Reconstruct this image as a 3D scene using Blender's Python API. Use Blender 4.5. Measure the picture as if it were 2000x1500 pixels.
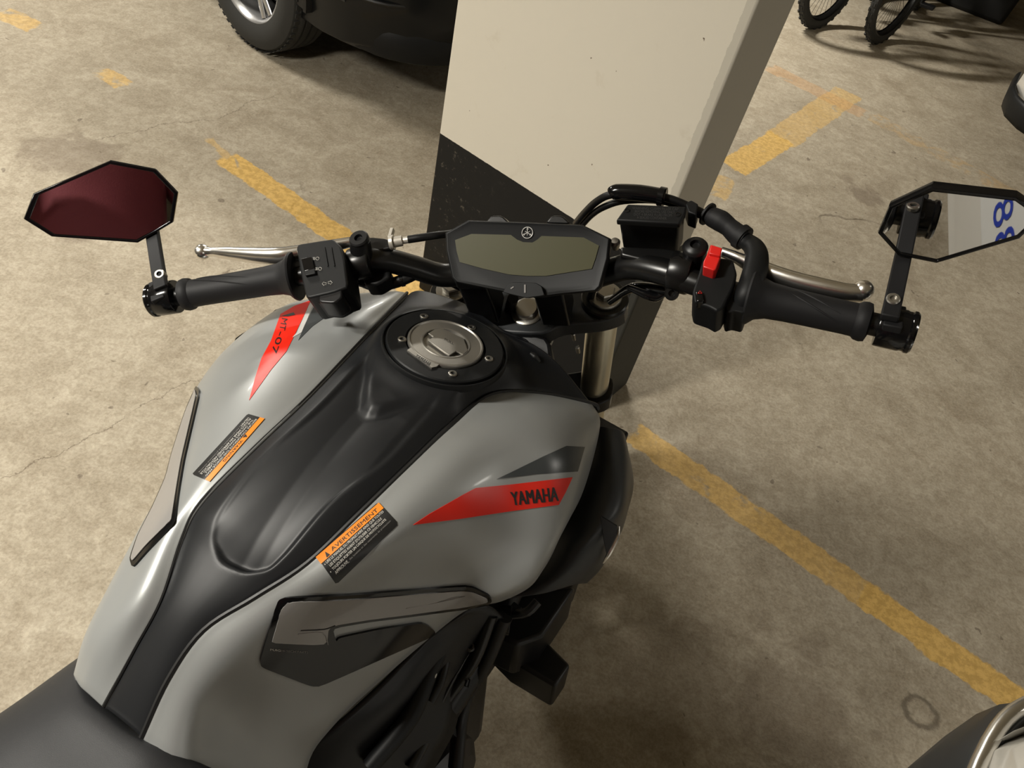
import bpy, bmesh, math, random
import numpy as np
from mathutils import Vector
from mathutils.bvhtree import BVHTree
random.seed(7)
SC = bpy.context.scene
for o in list(bpy.data.objects): bpy.data.objects.remove(o)
COL = SC.collection
A = np.array
def nrm(v):
    v = A(v, float); return v / np.linalg.norm(v)

# ------------------------------------------------------------------ camera
F = 1500.0
CAM = A([0.0, 0.0, 1.60])
_dn = nrm([600 - 1000, -(2165 - 750), -F]); _up = -_dn
_fw = A([0, 0, -1.0]); _Y = nrm(_fw - _up * (_fw @ _up)); _X = np.cross(_Y, _up)
RC = A([_X, _Y, _up])                                   # camera -> world
cam = bpy.data.objects.new('camera', bpy.data.cameras.new('camera'))
COL.objects.link(cam); SC.camera = cam
cam.data.sensor_width = 36.0; cam.data.lens = F / 2000 * 36.0
cam.data.clip_start = 0.02; cam.data.clip_end = 60
from mathutils import Matrix
M4 = Matrix.Identity(4)
for i in range(3):
    for j in range(3): M4[i][j] = RC[i][j]
    M4[i][3] = CAM[i]
cam.matrix_world = M4

# ------------------------------------------------------------------ world, lamps, exposure
W = bpy.data.worlds.new('garage_air'); SC.world = W; W.use_nodes = True
W.node_tree.nodes['Background'].inputs[0].default_value = (0.9, 0.85, 0.72, 1)
W.node_tree.nodes['Background'].inputs[1].default_value = 0.02
SC.view_settings.view_transform = 'Standard'; SC.view_settings.look = 'None'
SC.view_settings.gamma = 1; SC.view_settings.use_curve_mapping = False
SC.view_settings.exposure = 0.05
def lamp(name, loc, size, power, rot=(0, 0, 0), col=(1, .93, .78)):
    l = bpy.data.lights.new(name, 'AREA'); l.shape = 'RECTANGLE'; l.size, l.size_y = size
    l.energy = power; l.color = col
    o = bpy.data.objects.new(name, l); o.location = loc; o.rotation_euler = rot; COL.objects.link(o)
LAMPS = [((-1.85, -0.25, 2.42), 116), ((-3.5, 3.1, 2.42), 120), ((3.8, 0.9, 2.42), 30), ((-1.0, 5.3, 2.42), 235), ((2.3, -1.9, 2.42), 13)]  # the two at right are added fill for the pillar's narrow side
for _l, _p in LAMPS: lamp('tube_or_fill_light', _l, (1.2, .12), _p, (0, 0, math.radians(26)), (1, .955, .865))

# ------------------------------------------------------------------ pixel rays and bike frames
def ray(px, py): return RC @ A([px - 1000, 750 - py, -F]) / F
def ground(px, py, z=0.0):
    d = ray(px, py); return CAM + d * (z - CAM[2]) / d[2]
def frames(hd, lean, dl, rake=24.5):
    h, l, d, k = map(math.radians, (hd, lean, dl, rake))
    f = A([math.sin(h), math.cos(h), 0]); r0 = A([math.cos(h), -math.sin(h), 0]); u0 = A([0, 0, 1.])
    r = r0 * math.cos(l) + u0 * math.sin(l); u = u0 * math.cos(l) - r0 * math.sin(l)
    s = -f * math.sin(k) + u * math.cos(k); fp = f * math.cos(k) + u * math.sin(k)
    r2 = r * math.cos(d) + fp * math.sin(d); f2 = -r * math.sin(d) + fp * math.cos(d)
    return A([r, f, u]), A([r2, f2, s])
FB, FS = frames(26.556, 8.30, 26.486)                   # frame of the bike, frame of the steered parts
N0 = A([-.0118, .7566, .9733])                          # top of the steering stem
def LB(x, y, z): return N0 + A([x, y, z]) @ FB
def LS(x, y, z): return N0 + A([x, y, z]) @ FS
def _pf(Fm, px, py, z, ax=2):
    d = Fm @ ray(px, py); c = Fm @ (CAM - N0); return CAM + ray(px, py) * (z - c[ax]) / d[ax]
def PB(px, py, z): return _pf(FB, px, py, z)
def PS(px, py, z): return _pf(FS, px, py, z)
class Plane:
    def __init__(s, o, n): s.o = A(o, float); s.n = nrm(n)
    def at(s, px, py, h=0.0):
        d = ray(px, py); return CAM + d * ((s.o + s.n * h - CAM) @ s.n) / (d @ s.n)
    def axes(s, u):
        u = A(u, float); u = nrm(u - s.n * (u @ s.n)); return u, np.cross(s.n, u)

# ------------------------------------------------------------------ materials
def nm(name):
    m = bpy.data.materials.new(name); m.use_nodes = True; nt = m.node_tree
    return m, nt, nt.nodes['Principled BSDF']
def mat(name, col, rough=.5, metal=0., coat=0., bump=0., bscale=200., spec=.5, vary=0.):
    m, nt, b = nm(name)
    b.inputs['Base Color'].default_value = (*col, 1); b.inputs['Roughness'].default_value = rough
    b.inputs['Metallic'].default_value = metal; b.inputs['Coat Weight'].default_value = coat
    b.inputs['Coat Roughness'].default_value = .08; b.inputs['Specular IOR Level'].default_value = spec
    n = nt.nodes.new('ShaderNodeTexNoise'); n.inputs['Scale'].default_value = bscale; n.inputs['Detail'].default_value = 4
    t = nt.nodes.new('ShaderNodeTexCoord'); nt.links.new(t.outputs['Object'], n.inputs['Vector'])
    if bump:
        bp = nt.nodes.new('ShaderNodeBump'); bp.inputs['Strength'].default_value = bump; bp.inputs['Distance'].default_value = .001
        nt.links.new(n.outputs['Fac'], bp.inputs['Height']); nt.links.new(bp.outputs['Normal'], b.inputs['Normal'])
    mr = nt.nodes.new('ShaderNodeMapRange')
    mr.inputs['To Min'].default_value = rough * .92; mr.inputs['To Max'].default_value = min(1, rough * 1.08)
    nt.links.new(n.outputs['Fac'], mr.inputs['Value']); nt.links.new(mr.outputs[0], b.inputs['Roughness'])
    return m
M = dict(
    silver=mat('grey_paint', (.305, .315, .312), .38, .30, .12, 0, 900),
    darkdecal=mat('dark_grey_decal', (.045, .05, .052), .3),
    cover=mat('charcoal_plastic', (.0085, .0092, .0105), .44, 0, 0, .05, 2600, spec=.32),
    gap=mat('seam_rubber', (.004, .004, .004), .5),
    red=mat('red_decal', (.72, .018, .006), .35),
    whited=mat('white_decal', (.55, .54, .52), .3),
    orange=mat('orange_label', (.85, .26, .01), .45),
    black_label=mat('black_label', (.012, .012, .012), .4),
    white_ink=mat('white_ink', (.62, .6, .55), .5),
    emboss=mat('embossed_black', (.03, .03, .03), .5), grey_ink=mat('grey_ink', (.2, .19, .18), .5),
    black_ink=mat('black_ink', (.01, .008, .008), .5),
    gloss=mat('gloss_black', (.004, .004, .0045), .14, 0, .12, spec=.35),
    gel=mat('clear_grey_gel', (.27, .26, .25), .22, .1, .25),
    seat=mat('seat_vinyl', (.019, .0195, .021), .52, 0, 0, .25, 2200, spec=.35),
    blk=mat('satin_black', (.005, .005, .0055), .40, 0, 0, .04, 2000, spec=.35),
    blkm=mat('black_metal', (.006, .006, .006), .3, .1, 0, spec=.45),
    plast=mat('black_plastic', (.006, .0065, .007), .5, 0, 0, .07, 2400, spec=.25),
    shroud=mat('shroud_plastic', (.024, .026, .028), .42, 0, 0, .05, 2400, spec=.4),
    rubber=mat('grip_rubber', (.008, .008, .009), .6, 0, 0, .10, 2400, spec=.3),
    chrome=mat('polished_alloy', (.80, .78, .74), .26, 1.),
    alloy=mat('brushed_alloy', (.40, .385, .35), .38, 1., 0, .1, 400),
    cap=mat('cap_alloy', (.33, .315, .285), .42, .85, 0, .1, 500),
    fork=mat('fork_chrome', (.62, .58, .46), .34, .9),
    zinc=mat('pale_zinc', (.58, .55, .49), .4, .6),
    lcd=mat('display_glass', (.062, .060, .030), .45, 0, 0, spec=.2),
    mirror=mat('mirror_glass', (.85, .85, .85), .015, 1.),
    kill=mat('red_switch', (.62, .015, .012), .3, 0, .3),
    tyre=mat('tyre_rubber', (.022, .022, .02), .75, 0, 0, .4, 300),
    rim=mat('wheel_alloy', (.5, .5, .5), .3, .8),
    carblk=mat('dark_car_paint', (.004, .0045, .005), .35, 0, .15, spec=.25),
    carwht=mat('white_car_paint', (.62, .60, .55), .25, 0, .6),
    glass=mat('dark_glass', (.01, .012, .013), .06, 0, .5),
    jacket=mat('maroon_cloth', (.12, .014, .021), .8, 0, 0, .5, 300),
    jeans=mat('dark_cloth', (.012, .013, .018), .8),
    skin=mat('skin', (.45, .26, .17), .5), hair=mat('dark_hair', (.015, .01, .008), .6),
    blue=mat('blue_ink', (.015, .04, .35), .5),
    amber=mat('amber_lens', (.5, .12, .01), .2), binp=mat('bin_plastic', (.004, .004, .004), .7),
    wrench=mat('engine_metal', (.05, .05, .052), .4, .7), rust=mat('brown_part', (.06, .025, .015), .5, .3),
    tube=mat('lamp_housing', (.5, .5, .5), .5),
)

# ------------------------------------------------------------------ mesh building
def origin(o):
    v = A([0., 0, 0])
    while o is not None: v = v + A(o.location); o = o.parent
    return v
class MB:
    def __init__(s): s.v = []; s.f = []; s.m = []; s.sm = []
    def add(s, vs, fs, m=0, smooth=True):
        k = len(s.v); s.v += [tuple(map(float, p)) for p in vs]
        for f in fs: s.f.append([i + k for i in f]); s.m.append(m); s.sm.append(smooth)
        return s
    def grid(s, G, m=0, closeu=False, closev=False):
        G = A(G, float); a, b = G.shape[:2]; fs = []
        for i in range(a if closeu else a - 1):
            for j in range(b if closev else b - 1):
                i2, j2 = (i + 1) % a, (j + 1) % b
                fs.append([i * b + j, i * b + j2, i2 * b + j2, i2 * b + j])
        return s.add(G.reshape(-1, 3), fs, m)
    def tube(s, pts, r, seg=14, m=0, smooth=4, caps=True, flat=None):
        P = spl(pts, smooth) if smooth > 1 and len(pts) > 2 else A(pts, float)
        n = len(P); R = np.interp(np.linspace(0, 1, n), np.linspace(0, 1, len(r)), r) if hasattr(r, '__len__') else np.full(n, r)
        T = np.gradient(P, axis=0); u = None; rows = []
        for i in range(n):
            t = nrm(T[i])
            if u is None:
                u = nrm(np.cross(t, [0, 0, 1] if abs(t[2]) < .9 else [1, 0, 0]))
                if flat is not None: u = nrm(A(flat[0]) - t * (A(flat[0]) @ t))
            u = nrm(u - t * (u @ t)); w = np.cross(t, u); q = flat[1] if flat is not None else 1
            rows.append([P[i] + R[i] * (u * math.cos(a) * 1 + w * math.sin(a) * q) for a in np.linspace(0, 2 * math.pi, seg, endpoint=False)])
        s.grid(rows, m, closev=True)
        if caps:
            for row, c in ((rows[0], P[0]), (rows[-1], P[-1])):
                s.add(list(row), [list(range(seg))], m, False)
        return s
    def lathe(s, o, ax, prof, seg=28, m=0, caps=True, sharp=False):
        o = A(o, float); ax = nrm(ax); u = nrm(np.cross(ax, [0, 0, 1] if abs(ax[2]) < .9 else [1, 0, 0])); w = np.cross(ax, u)
        rows = [[o + ax * h + (u * math.cos(a) + w * math.sin(a)) * r for a in np.linspace(0, 2 * math.pi, seg, endpoint=False)] for r, h in prof]
        s.grid(rows, m, closev=True)
        if caps:
            for i in (0, -1):
                if prof[i][0] > 1e-6: s.add(rows[i], [list(range(seg))], m, False)
        return s
    def prism(s, poly, off, m=0, off0=(0, 0, 0), taper=1.0):
        P = A(poly, float); n = len(P); a = P + A(off0, float); c = a.mean(0); b = c + (a - c) * taper + A(off, float)
        fs = [list(range(n)), list(range(n, 2 * n))[::-1]] + [[i, i + n, (i + 1) % n + n, (i + 1) % n][::-1] for i in range(n)]
        return s.add(list(a) + list(b), fs, m, False)
    def box(s, c, ax, size, m=0):
        c = A(c, float); ax = [A(a, float) for a in ax]; h = [q / 2 for q in size]
        v = [c + ax[0] * h[0] * i + ax[1] * h[1] * j + ax[2] * h[2] * k for i in (-1, 1) for j in (-1, 1) for k in (-1, 1)]
        return s.add(v, [[0, 1, 3, 2], [4, 6, 7, 5], [0, 4, 5, 1], [2, 3, 7, 6], [0, 2, 6, 4], [1, 5, 7, 3]], m, False)
    def build(s, name, mats, parent=None, label=None, bevel=0, angle=35, thick=0, sub=0, loc=None, fixn=True):
        if not isinstance(mats, (list, tuple)): mats = [mats]
        og = origin(parent) if parent is not None else (A(loc, float) if loc is not None else A([0., 0, 0]))
        me = bpy.data.meshes.new(name)
        me.from_pydata([tuple(A(p) - og) for p in s.v], [], s.f)
        for mm in mats: me.materials.append(M[mm] if isinstance(mm, str) else mm)
        for p, mi, sm in zip(me.polygons, s.m, s.sm): p.material_index = mi; p.use_smooth = True
        if fixn:
            bm = bmesh.new(); bm.from_mesh(me); bmesh.ops.remove_doubles(bm, verts=bm.verts, dist=1e-5)
            bmesh.ops.recalc_face_normals(bm, faces=bm.faces); bm.to_mesh(me); bm.free()
        me.set_sharp_from_angle(angle=math.radians(angle)); me.update()
        o = bpy.data.objects.new(name, me); COL.objects.link(o)
        if parent is not None: o.parent = parent
        elif loc is not None: o.location = loc
        if thick:
            q = o.modifiers.new('thick', 'SOLIDIFY'); q.thickness = thick; q.offset = -1
        if bevel:
            q = o.modifiers.new('bevel', 'BEVEL'); q.width = bevel; q.segments = 3; q.limit_method = 'ANGLE'; q.angle_limit = math.radians(40)
            q.harden_normals = False
        if sub:
            q = o.modifiers.new('sub', 'SUBSURF'); q.levels = sub; q.render_levels = sub
        if label: o['label'] = label
        return o
def spl(P, k):
    P = A(P, float); n = len(P); out = []
    Q = np.vstack([2 * P[:1] - P[1:2], P, 2 * P[-1:] - P[-2:-1]])
    for i in range(n - 1):
        p0, p1, p2, p3 = Q[i:i + 4]
        for t in np.arange(k) / k:
            out.append(.5 * (2 * p1 + (p2 - p0) * t + (2 * p0 - 5 * p1 + 4 * p2 - p3) * t * t + (3 * p1 - p0 - 3 * p2 + p3) * t ** 3))
    return A(out + [P[-1]])
def splgrid(G, ku, kv):
    G = A(G, float)
    G = A([spl(r, kv) for r in G]); return A([spl(G[:, j], ku) for j in range(G.shape[1])]).transpose(1, 0, 2)
def empty(name, loc, label, cat, group=None):
    o = bpy.data.objects.new(name, None); COL.objects.link(o); o.location = loc; o.empty_display_size = .1
    o['label'] = label; o['category'] = cat
    if group: o['group'] = group
    return o
def bvh_of(G):
    G = A(G); a, b = G.shape[:2]; vs = [Vector(p) for p in G.reshape(-1, 3)]
    fs = []
    for i in range(a - 1):
        for j in range(b - 1):
            q = [i * b + j, i * b + j + 1, (i + 1) * b + j + 1, (i + 1) * b + j]
            fs += [[q[0], q[1], q[2]], [q[0], q[2], q[3]]]
    return BVHTree.FromPolygons(vs, fs)
def hit(bv, px, py, h=0.0):
    d = Vector(ray(px, py)).normalized(); l, n, _, _ = bv.ray_cast(Vector(CAM), d)
    if l is None:
        l, n, _, _ = bv.find_nearest(Vector(CAM) + d * nearest_t(bv, d))
    if n.dot(d) > 0: n = -n
    return A(l) + A(n) * h
def nearest_t(bv, d):
    best = (9, .8)
    for t in np.linspace(.5, 1.6, 45):
        q = bv.find_nearest(Vector(CAM) + d * t)
        if q[3] < best[0]: best = (q[3], t)
    return best[1]
def onto(bv, poly, h0, h1, cell=14, edge=None):
    """flat outline laid over a curved surface as a sheet of real thickness: returns verts, faces"""
    bm = bmesh.new(); vs = [bm.verts.new((x, y, 0)) for x, y in poly]; bm.faces.new(vs)
    xs = [p[0] for p in poly]; ys = [p[1] for p in poly]
    for ax, lo, hi in ((0, min(xs), max(xs)), (1, min(ys), max(ys))):
        n = max(1, int((hi - lo) / cell))
        for i in range(1, n):
            c = lo + (hi - lo) * i / n; co = [0, 0, 0]; no = [0, 0, 0]; co[ax] = c; no[ax] = 1
            bmesh.ops.bisect_plane(bm, geom=bm.verts[:] + bm.edges[:] + bm.faces[:], plane_co=co, plane_no=no)
    bm.verts.ensure_lookup_table(); bm.verts.index_update()
    n = len(bm.verts); top = [hit(bv, v.co.x, v.co.y, h1) for v in bm.verts]; bot = [hit(bv, v.co.x, v.co.y, h0) for v in bm.verts]
    fs = [[v.index for v in f.verts] for f in bm.faces]
    for e in bm.edges:
        if len(e.link_faces) == 1:
            a, b = e.verts[0].index, e.verts[1].index; fs.append([a, b, b + n, a + n])
    bm.free(); return top + bot, fs
def textmesh(body, bold=0.0, shear=0.0, spacing=1.0):
    c = bpy.data.curves.new('t', 'FONT'); c.body = body; c.size = 1; c.offset = 0; c.shear = shear; c.space_character = spacing
    c.resolution_u = 3
    o = bpy.data.objects.new('t', c); COL.objects.link(o); dg = bpy.context.evaluated_depsgraph_get()
    me = bpy.data.meshes.new_from_object(o.evaluated_get(dg)); bpy.data.objects.remove(o); bpy.data.curves.remove(c)
    bm = bmesh.new(); bm.from_mesh(me); bmesh.ops.triangulate(bm, faces=bm.faces); bm.to_mesh(me); bm.free()
    v = A([tuple(p.co[:2]) for p in me.vertices]); f = [list(p.vertices) for p in me.polygons]; bpy.data.meshes.remove(me)
    if len(v) == 0: return v, f
    lo, hi = v.min(0), v.max(0); return (v - lo) / (hi - lo), f
def text_on(mb, body, quad, fn, m, bold=.012, **k):
    """quad: four px corners (bottom-left, bottom-right, top-right, top-left as read); fn maps px,py -> world"""
    v, f = textmesh(body, bold, **k); q = A(quad, float)
    P = []
    for a, b in v:
        p = q[0] * (1 - a) * (1 - b) + q[1] * a * (1 - b) + q[2] * a * b + q[3] * (1 - a) * b
        P.append(fn(p[0], p[1]))
    mb.add(P, f, m, False)
def roundpoly(P, r=.25, k=4):
    P = A(P, float); n = len(P); out = []
    for i in range(n):
        a, b, c = P[i - 1], P[i], P[(i + 1) % n]
        p, q = b + (a - b) * r, b + (c - b) * r
        for t in np.linspace(0, 1, k): out.append((1 - t) ** 2 * p + 2 * t * (1 - t) * b + t * t * q)
    return A(out)

# ------------------------------------------------------------------ the garage itself
def math_n(nt, op, a, b=None, clamp=False):
    n = nt.nodes.new('ShaderNodeMath'); n.operation = op; n.use_clamp = clamp
    for i, x in enumerate((a, b)):
        if x is None: continue
        if isinstance(x, (int, float)): n.inputs[i].default_value = x
        else: nt.links.new(x, n.inputs[i])
    return n.outputs[0]
def noise(nt, vec, scale, detail=4, rough=.55, dist=0):
    n = nt.nodes.new('ShaderNodeTexNoise'); nt.links.new(vec, n.inputs['Vector'])
    n.inputs['Scale'].default_value = scale; n.inputs['Detail'].default_value = detail
    n.inputs['Roughness'].default_value = rough; n.inputs['Distortion'].default_value = dist
    return n.outputs['Fac']
def ramp(nt, fac, stops):
    r = nt.nodes.new('ShaderNodeValToRGB'); nt.links.new(fac, r.inputs[0]); e = r.color_ramp.elements
    while len(e) < len(stops): e.new(.5)
    for k, (p, c) in zip(e, stops): k.position = p; k.color = (*c, 1) if len(c) == 3 else c
    return r.outputs[0]
def mix(nt, fac, a, b, mode='MIX'):
    n = nt.nodes.new('ShaderNodeMix'); n.data_type = 'RGBA'; n.blend_type = mode
    for s, x in ((0, fac), (6, a), (7, b)):
        if isinstance(x, (int, float)): n.inputs[s].default_value = x
        elif isinstance(x, tuple): n.inputs[s].default_value = (*x, 1)
        else: nt.links.new(x, n.inputs[s])
    return n.outputs[2]
def sstep(nt, x, lo, hi):
    n = nt.nodes.new('ShaderNodeMapRange'); n.interpolation_type = 'SMOOTHSTEP'; nt.links.new(x, n.inputs[0])
    n.inputs[1].default_value = lo; n.inputs[2].default_value = hi; return n.outputs[0]

fm, nt, bs = nm('worn_concrete_floor')
tc = nt.nodes.new('ShaderNodeTexCoord').outputs['Object']
big = noise(nt, tc, 1.1, 4, .6, .3); mid = noise(nt, tc, 6, 6, .62, .6); fine = noise(nt, tc, 34, 7, .68, .4)
base = ramp(nt, mid, [(.28, (.25, .21, .15)), (.47, (.35, .305, .23)), (.72, (.46, .41, .32))])
base = mix(nt, sstep(nt, fine, .38, .62), mix(nt, .45, base, (.20, .16, .105)), base)
stain = sstep(nt, noise(nt, tc, 2.3, 5, .65, .8), .54, .70)
base = mix(nt, math_n(nt, 'MULTIPLY', stain, .42), base, (.17, .125, .075))
speck = sstep(nt, noise(nt, tc, 70, 3, .5), .70, .76)
base = mix(nt, math_n(nt, 'MULTIPLY', speck, .35), base, (.11, .08, .05))
pale = sstep(nt, noise(nt, tc, 30, 7, .75, 1.0), .54, .64)
base = mix(nt, math_n(nt, 'MULTIPLY', pale, .35), base, (.50, .44, .34))
pit = sstep(nt, noise(nt, tc, 26, 2, .4, .4), .735, .765)
base = mix(nt, math_n(nt, 'MULTIPLY', pit, .7), base, (.09, .065, .045))
grn = sstep(nt, noise(nt, tc, 130, 4, .7), .36, .62)
base = mix(nt, .20, base, mix(nt, grn, (.17, .14, .10), (.52, .46, .36)))
# cracks
vo = nt.nodes.new('ShaderNodeTexVoronoi'); vo.feature = 'DISTANCE_TO_EDGE'; vo.inputs['Scale'].default_value = .75
wob = nt.nodes.new('ShaderNodeTexNoise'); wob.inputs['Scale'].default_value = 3.5; wob.inputs['Detail'].default_value = 7
nt.links.new(tc, wob.inputs['Vector'])
vm = nt.nodes.new('ShaderNodeVectorMath'); vm.operation = 'MULTIPLY_ADD'; nt.links.new(wob.outputs['Color'], vm.inputs[0])
vm.inputs[1].default_value = (.30, .30, 0); nt.links.new(tc, vm.inputs[2]); nt.links.new(vm.outputs[0], vo.inputs['Vector'])
crack = math_n(nt, 'SUBTRACT', 1, sstep(nt, vo.outputs['Distance'], .0008, .0042))
crack = math_n(nt, 'MULTIPLY', crack, sstep(nt, big, .57, .66))
base = mix(nt, math_n(nt, 'MULTIPLY', crack, .65), base, (.07, .05, .03))
sep = nt.nodes.new('ShaderNodeSeparateXYZ'); nt.links.new(tc, sep.inputs[0]); sx, sy = sep.outputs[0], sep.outputs[1]
path_n = noise(nt, tc, 5, 7, .68)
def crackline(col_in, p, q, st=.6):
    p, q = ground(*p)[:2], ground(*q)[:2]; d = nrm(q - p); L = float(np.linalg.norm(q - p)); n = A([-d[1], d[0]])
    al = math_n(nt, 'ADD', math_n(nt, 'MULTIPLY', sx, float(d[0])), math_n(nt, 'ADD', math_n(nt, 'MULTIPLY', sy, float(d[1])), float(-p @ d)))
    pe = math_n(nt, 'ADD', math_n(nt, 'MULTIPLY', sx, float(n[0])), math_n(nt, 'ADD', math_n(nt, 'MULTIPLY', sy, float(n[1])), float(-p @ n)))
    pe = math_n(nt, 'ADD', pe, math_n(nt, 'MULTIPLY', math_n(nt, 'SUBTRACT', path_n, .5), .16))
    mk = math_n(nt, 'MULTIPLY', math_n(nt, 'SUBTRACT', 1, sstep(nt, math_n(nt, 'ABSOLUTE', pe), .0006, .0026)), math_n(nt, 'MULTIPLY', sstep(nt, al, 0, .04), math_n(nt, 'SUBTRACT', 1, sstep(nt, al, L - .04, L))))
    return mix(nt, math_n(nt, 'MULTIPLY', mk, st), col_in, (.08, .055, .035))
for p_, q_ in (((-20, 950), (260, 805)), ((250, 812), (400, 728)), ((395, 560), (480, 510)), ((170, 275), (420, 228)), ((415, 232), (550, 180))): base = crackline(base, p_, q_)
edge_n = noise(nt, tc, 14, 5, .7)
fleck = sstep(nt, noise(nt, tc, 48, 6, .72), .40, .60)
wear_n = noise(nt, tc, 9, 6, .7, .5)
def stripe(col_in, p, q, hw, strength, wear, colr=(.60, .375, .095), soft=.004):
    p, q = A(p[:2]), A(q[:2]); d = nrm(q - p); L = np.linalg.norm(q - p); n = A([-d[1], d[0]])
    al = math_n(nt, 'ADD', math_n(nt, 'MULTIPLY', sx, float(d[0])), math_n(nt, 'ADD', math_n(nt, 'MULTIPLY', sy, float(d[1])), float(-p @ d)))
    pe = math_n(nt, 'ADD', math_n(nt, 'MULTIPLY', sx, float(n[0])), math_n(nt, 'ADD', math_n(nt, 'MULTIPLY', sy, float(n[1])), float(-p @ n)))
    jit = math_n(nt, 'MULTIPLY', math_n(nt, 'SUBTRACT', edge_n, .5), .05)
    ed = math_n(nt, 'ADD', math_n(nt, 'ABSOLUTE', pe), jit)
    m1 = math_n(nt, 'SUBTRACT', 1, sstep(nt, ed, hw - soft, hw + soft))
    jit2 = math_n(nt, 'MULTIPLY', math_n(nt, 'SUBTRACT', edge_n, .5), .12)
    a2 = math_n(nt, 'ADD', al, jit2)
    m2 = sstep(nt, a2, 0, .02); m3 = math_n(nt, 'SUBTRACT', 1, sstep(nt, a2, L - .02, L))
    mk = math_n(nt, 'MULTIPLY', math_n(nt, 'MULTIPLY', m1, m2), m3)
    mk = math_n(nt, 'MULTIPLY', mk, math_n(nt, 'SUBTRACT', 1, sstep(nt, wear_n, wear, wear + .14)))
    mk = math_n(nt, 'MULTIPLY', mk, strength)
    return mix(nt, mk, col_in, mix(nt, fleck, tuple(c * .80 for c in colr), tuple(min(1, c * 1.06 + .02) for c in colr)))
g = lambda x, y: ground(x, y)[:2]
a1, a2 = (g(445, 288) + g(433, 324)) / 2, (g(694, 454) + g(626, 465)) / 2
da = nrm(a2 - a1)
base = stripe(base, a1, a2 + da * .8, .046, .9, .60)
base = stripe(base, g(405, 268), a1 + da * .03, .016, .45, .62)
base = stripe(base, g(195, 138), g(245, 168), .04, .6, .50)
base = stripe(base, g(0, 22), g(75, 55), .05, .55, .52)
b1, b2 = (g(1252, 828) + g(1232, 868)) / 2, (g(2000, 1345) + g(1948, 1378)) / 2; db = nrm(b2 - b1)
base = stripe(base, b1 - db * .02, b1 + db * .72, .047, .72, .57)
base = stripe(base, b1 + db * .70, b2 + db * .9, .047, .92, .66)
base = stripe(base, g(1395, 385), g(1420, 345), .05, .5, .50)
base = stripe(base, g(1428, 330), g(1530, 268), .07, .85, .62)
base = stripe(base, g(1520, 275), g(1660, 180), .08, .5, .58)
base = stripe(base, g(1500, 130), g(1690, 225), .07, .38, .55, (.50, .27, .10))
base = stripe(base, g(1700, 225), g(2050, 420), .07, .35, .42, (.50, .30, .09))
# round patch mark
pc = g(1798, 1392); dx = math_n(nt, 'SUBTRACT', sx, float(pc[0])); dy = math_n(nt, 'SUBTRACT', sy, float(pc[1]))
rr = math_n(nt, 'SQRT', math_n(nt, 'ADD', math_n(nt, 'MULTIPLY', dx, dx), math_n(nt, 'MULTIPLY', dy, dy)))
rr = math_n(nt, 'ADD', rr, math_n(nt, 'MULTIPLY', math_n(nt, 'SUBTRACT', edge_n, .5), .05))
ring = math_n(nt, 'SUBTRACT', 1, sstep(nt, math_n(nt, 'ABSOLUTE', math_n(nt, 'SUBTRACT', rr, .037)), .002, .012))
base = mix(nt, math_n(nt, 'MULTIPLY', ring, .6), base, (.06, .045, .03))
# oil spot by the right mirror, old soaked zones at left, two broad darker patches
for (x, y, r0, s0) in ((1690, 380, .10, .45), (1655, 350, .05, .3), (130, 300, .16, .4), (160, 440, .10, .45), (1560, 1370, .20, .25), (1330, 1330, .2, .2)):
    pc = g(x, y); dx = math_n(nt, 'SUBTRACT', sx, float(pc[0])); dy = math_n(nt, 'SUBTRACT', sy, float(pc[1]))
    rr = math_n(nt, 'SQRT', math_n(nt, 'ADD', math_n(nt, 'MULTIPLY', dx, dx), math_n(nt, 'MULTIPLY', dy, dy)))
    rr = math_n(nt, 'ADD', rr, math_n(nt, 'MULTIPLY', math_n(nt, 'SUBTRACT', mid, .5), r0 * 2.4))
    base = mix(nt, math_n(nt, 'MULTIPLY', math_n(nt, 'SUBTRACT', 1, sstep(nt, rr, r0 * .5, r0)), s0), base, (.12, .085, .06))
nt.links.new(base, bs.inputs['Base Color']); bs.inputs['Roughness'].default_value = .72; bs.inputs['Specular IOR Level'].default_value = .25
bp = nt.nodes.new('ShaderNodeBump'); bp.inputs['Strength'].default_value = .5; bp.inputs['Distance'].default_value = .004
hh = math_n(nt, 'SUBTRACT', math_n(nt, 'ADD', fine, math_n(nt, 'MULTIPLY', mid, .8)), math_n(nt, 'MULTIPLY', crack, .6))
nt.links.new(hh, bp.inputs['Height']); nt.links.new(bp.outputs[0], bs.inputs['Normal'])
def struct(o, label=None):
    o['kind'] = 'structure'
    if label: o['label'] = label
    return o
X0, X1, Y0, Y1, ZC = -9, 10, -7, 13, 2.6
struct(MB().add([(X0, Y0, 0), (X1, Y0, 0), (X1, Y1, 0), (X0, Y1, 0), (X0, Y0, -.2), (X1, Y0, -.2), (X1, Y1, -.2), (X0, Y1, -.2)],
                [[0, 1, 2, 3], [7, 6, 5, 4], [0, 4, 5, 1], [1, 5, 6, 2], [2, 6, 7, 3], [3, 7, 4, 0]], 0, False).build('floor', fm), 'worn beige concrete garage floor with yellow lines')
wallm = mat('painted_block_wall', (.42, .39, .32), .7, 0, 0, .3, 30); ceilm = mat('painted_ceiling', (.50, .47, .40), .8, 0, 0, .2, 20)
def slab(name, lo, hi, m, label):
    lo, hi = A(lo, float), A(hi, float)
    struct(MB().box((lo + hi) / 2, np.eye(3), hi - lo).build(name, m), label)
slab('ceiling', (X0, Y0, ZC), (X1, Y1, ZC + .2), ceilm, 'pale painted garage ceiling')
slab('wall_left', (X0 - .2, Y0, 0), (X0, Y1, ZC), wallm, 'garage wall on the left')
slab('wall_right', (X1, Y0, 0), (X1 + .2, Y1, ZC), wallm, 'garage wall on the right')
slab('wall_back', (X0, Y1, 0), (X1, Y1 + .2, ZC), wallm, 'garage wall ahead of the motorcycle')
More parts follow.
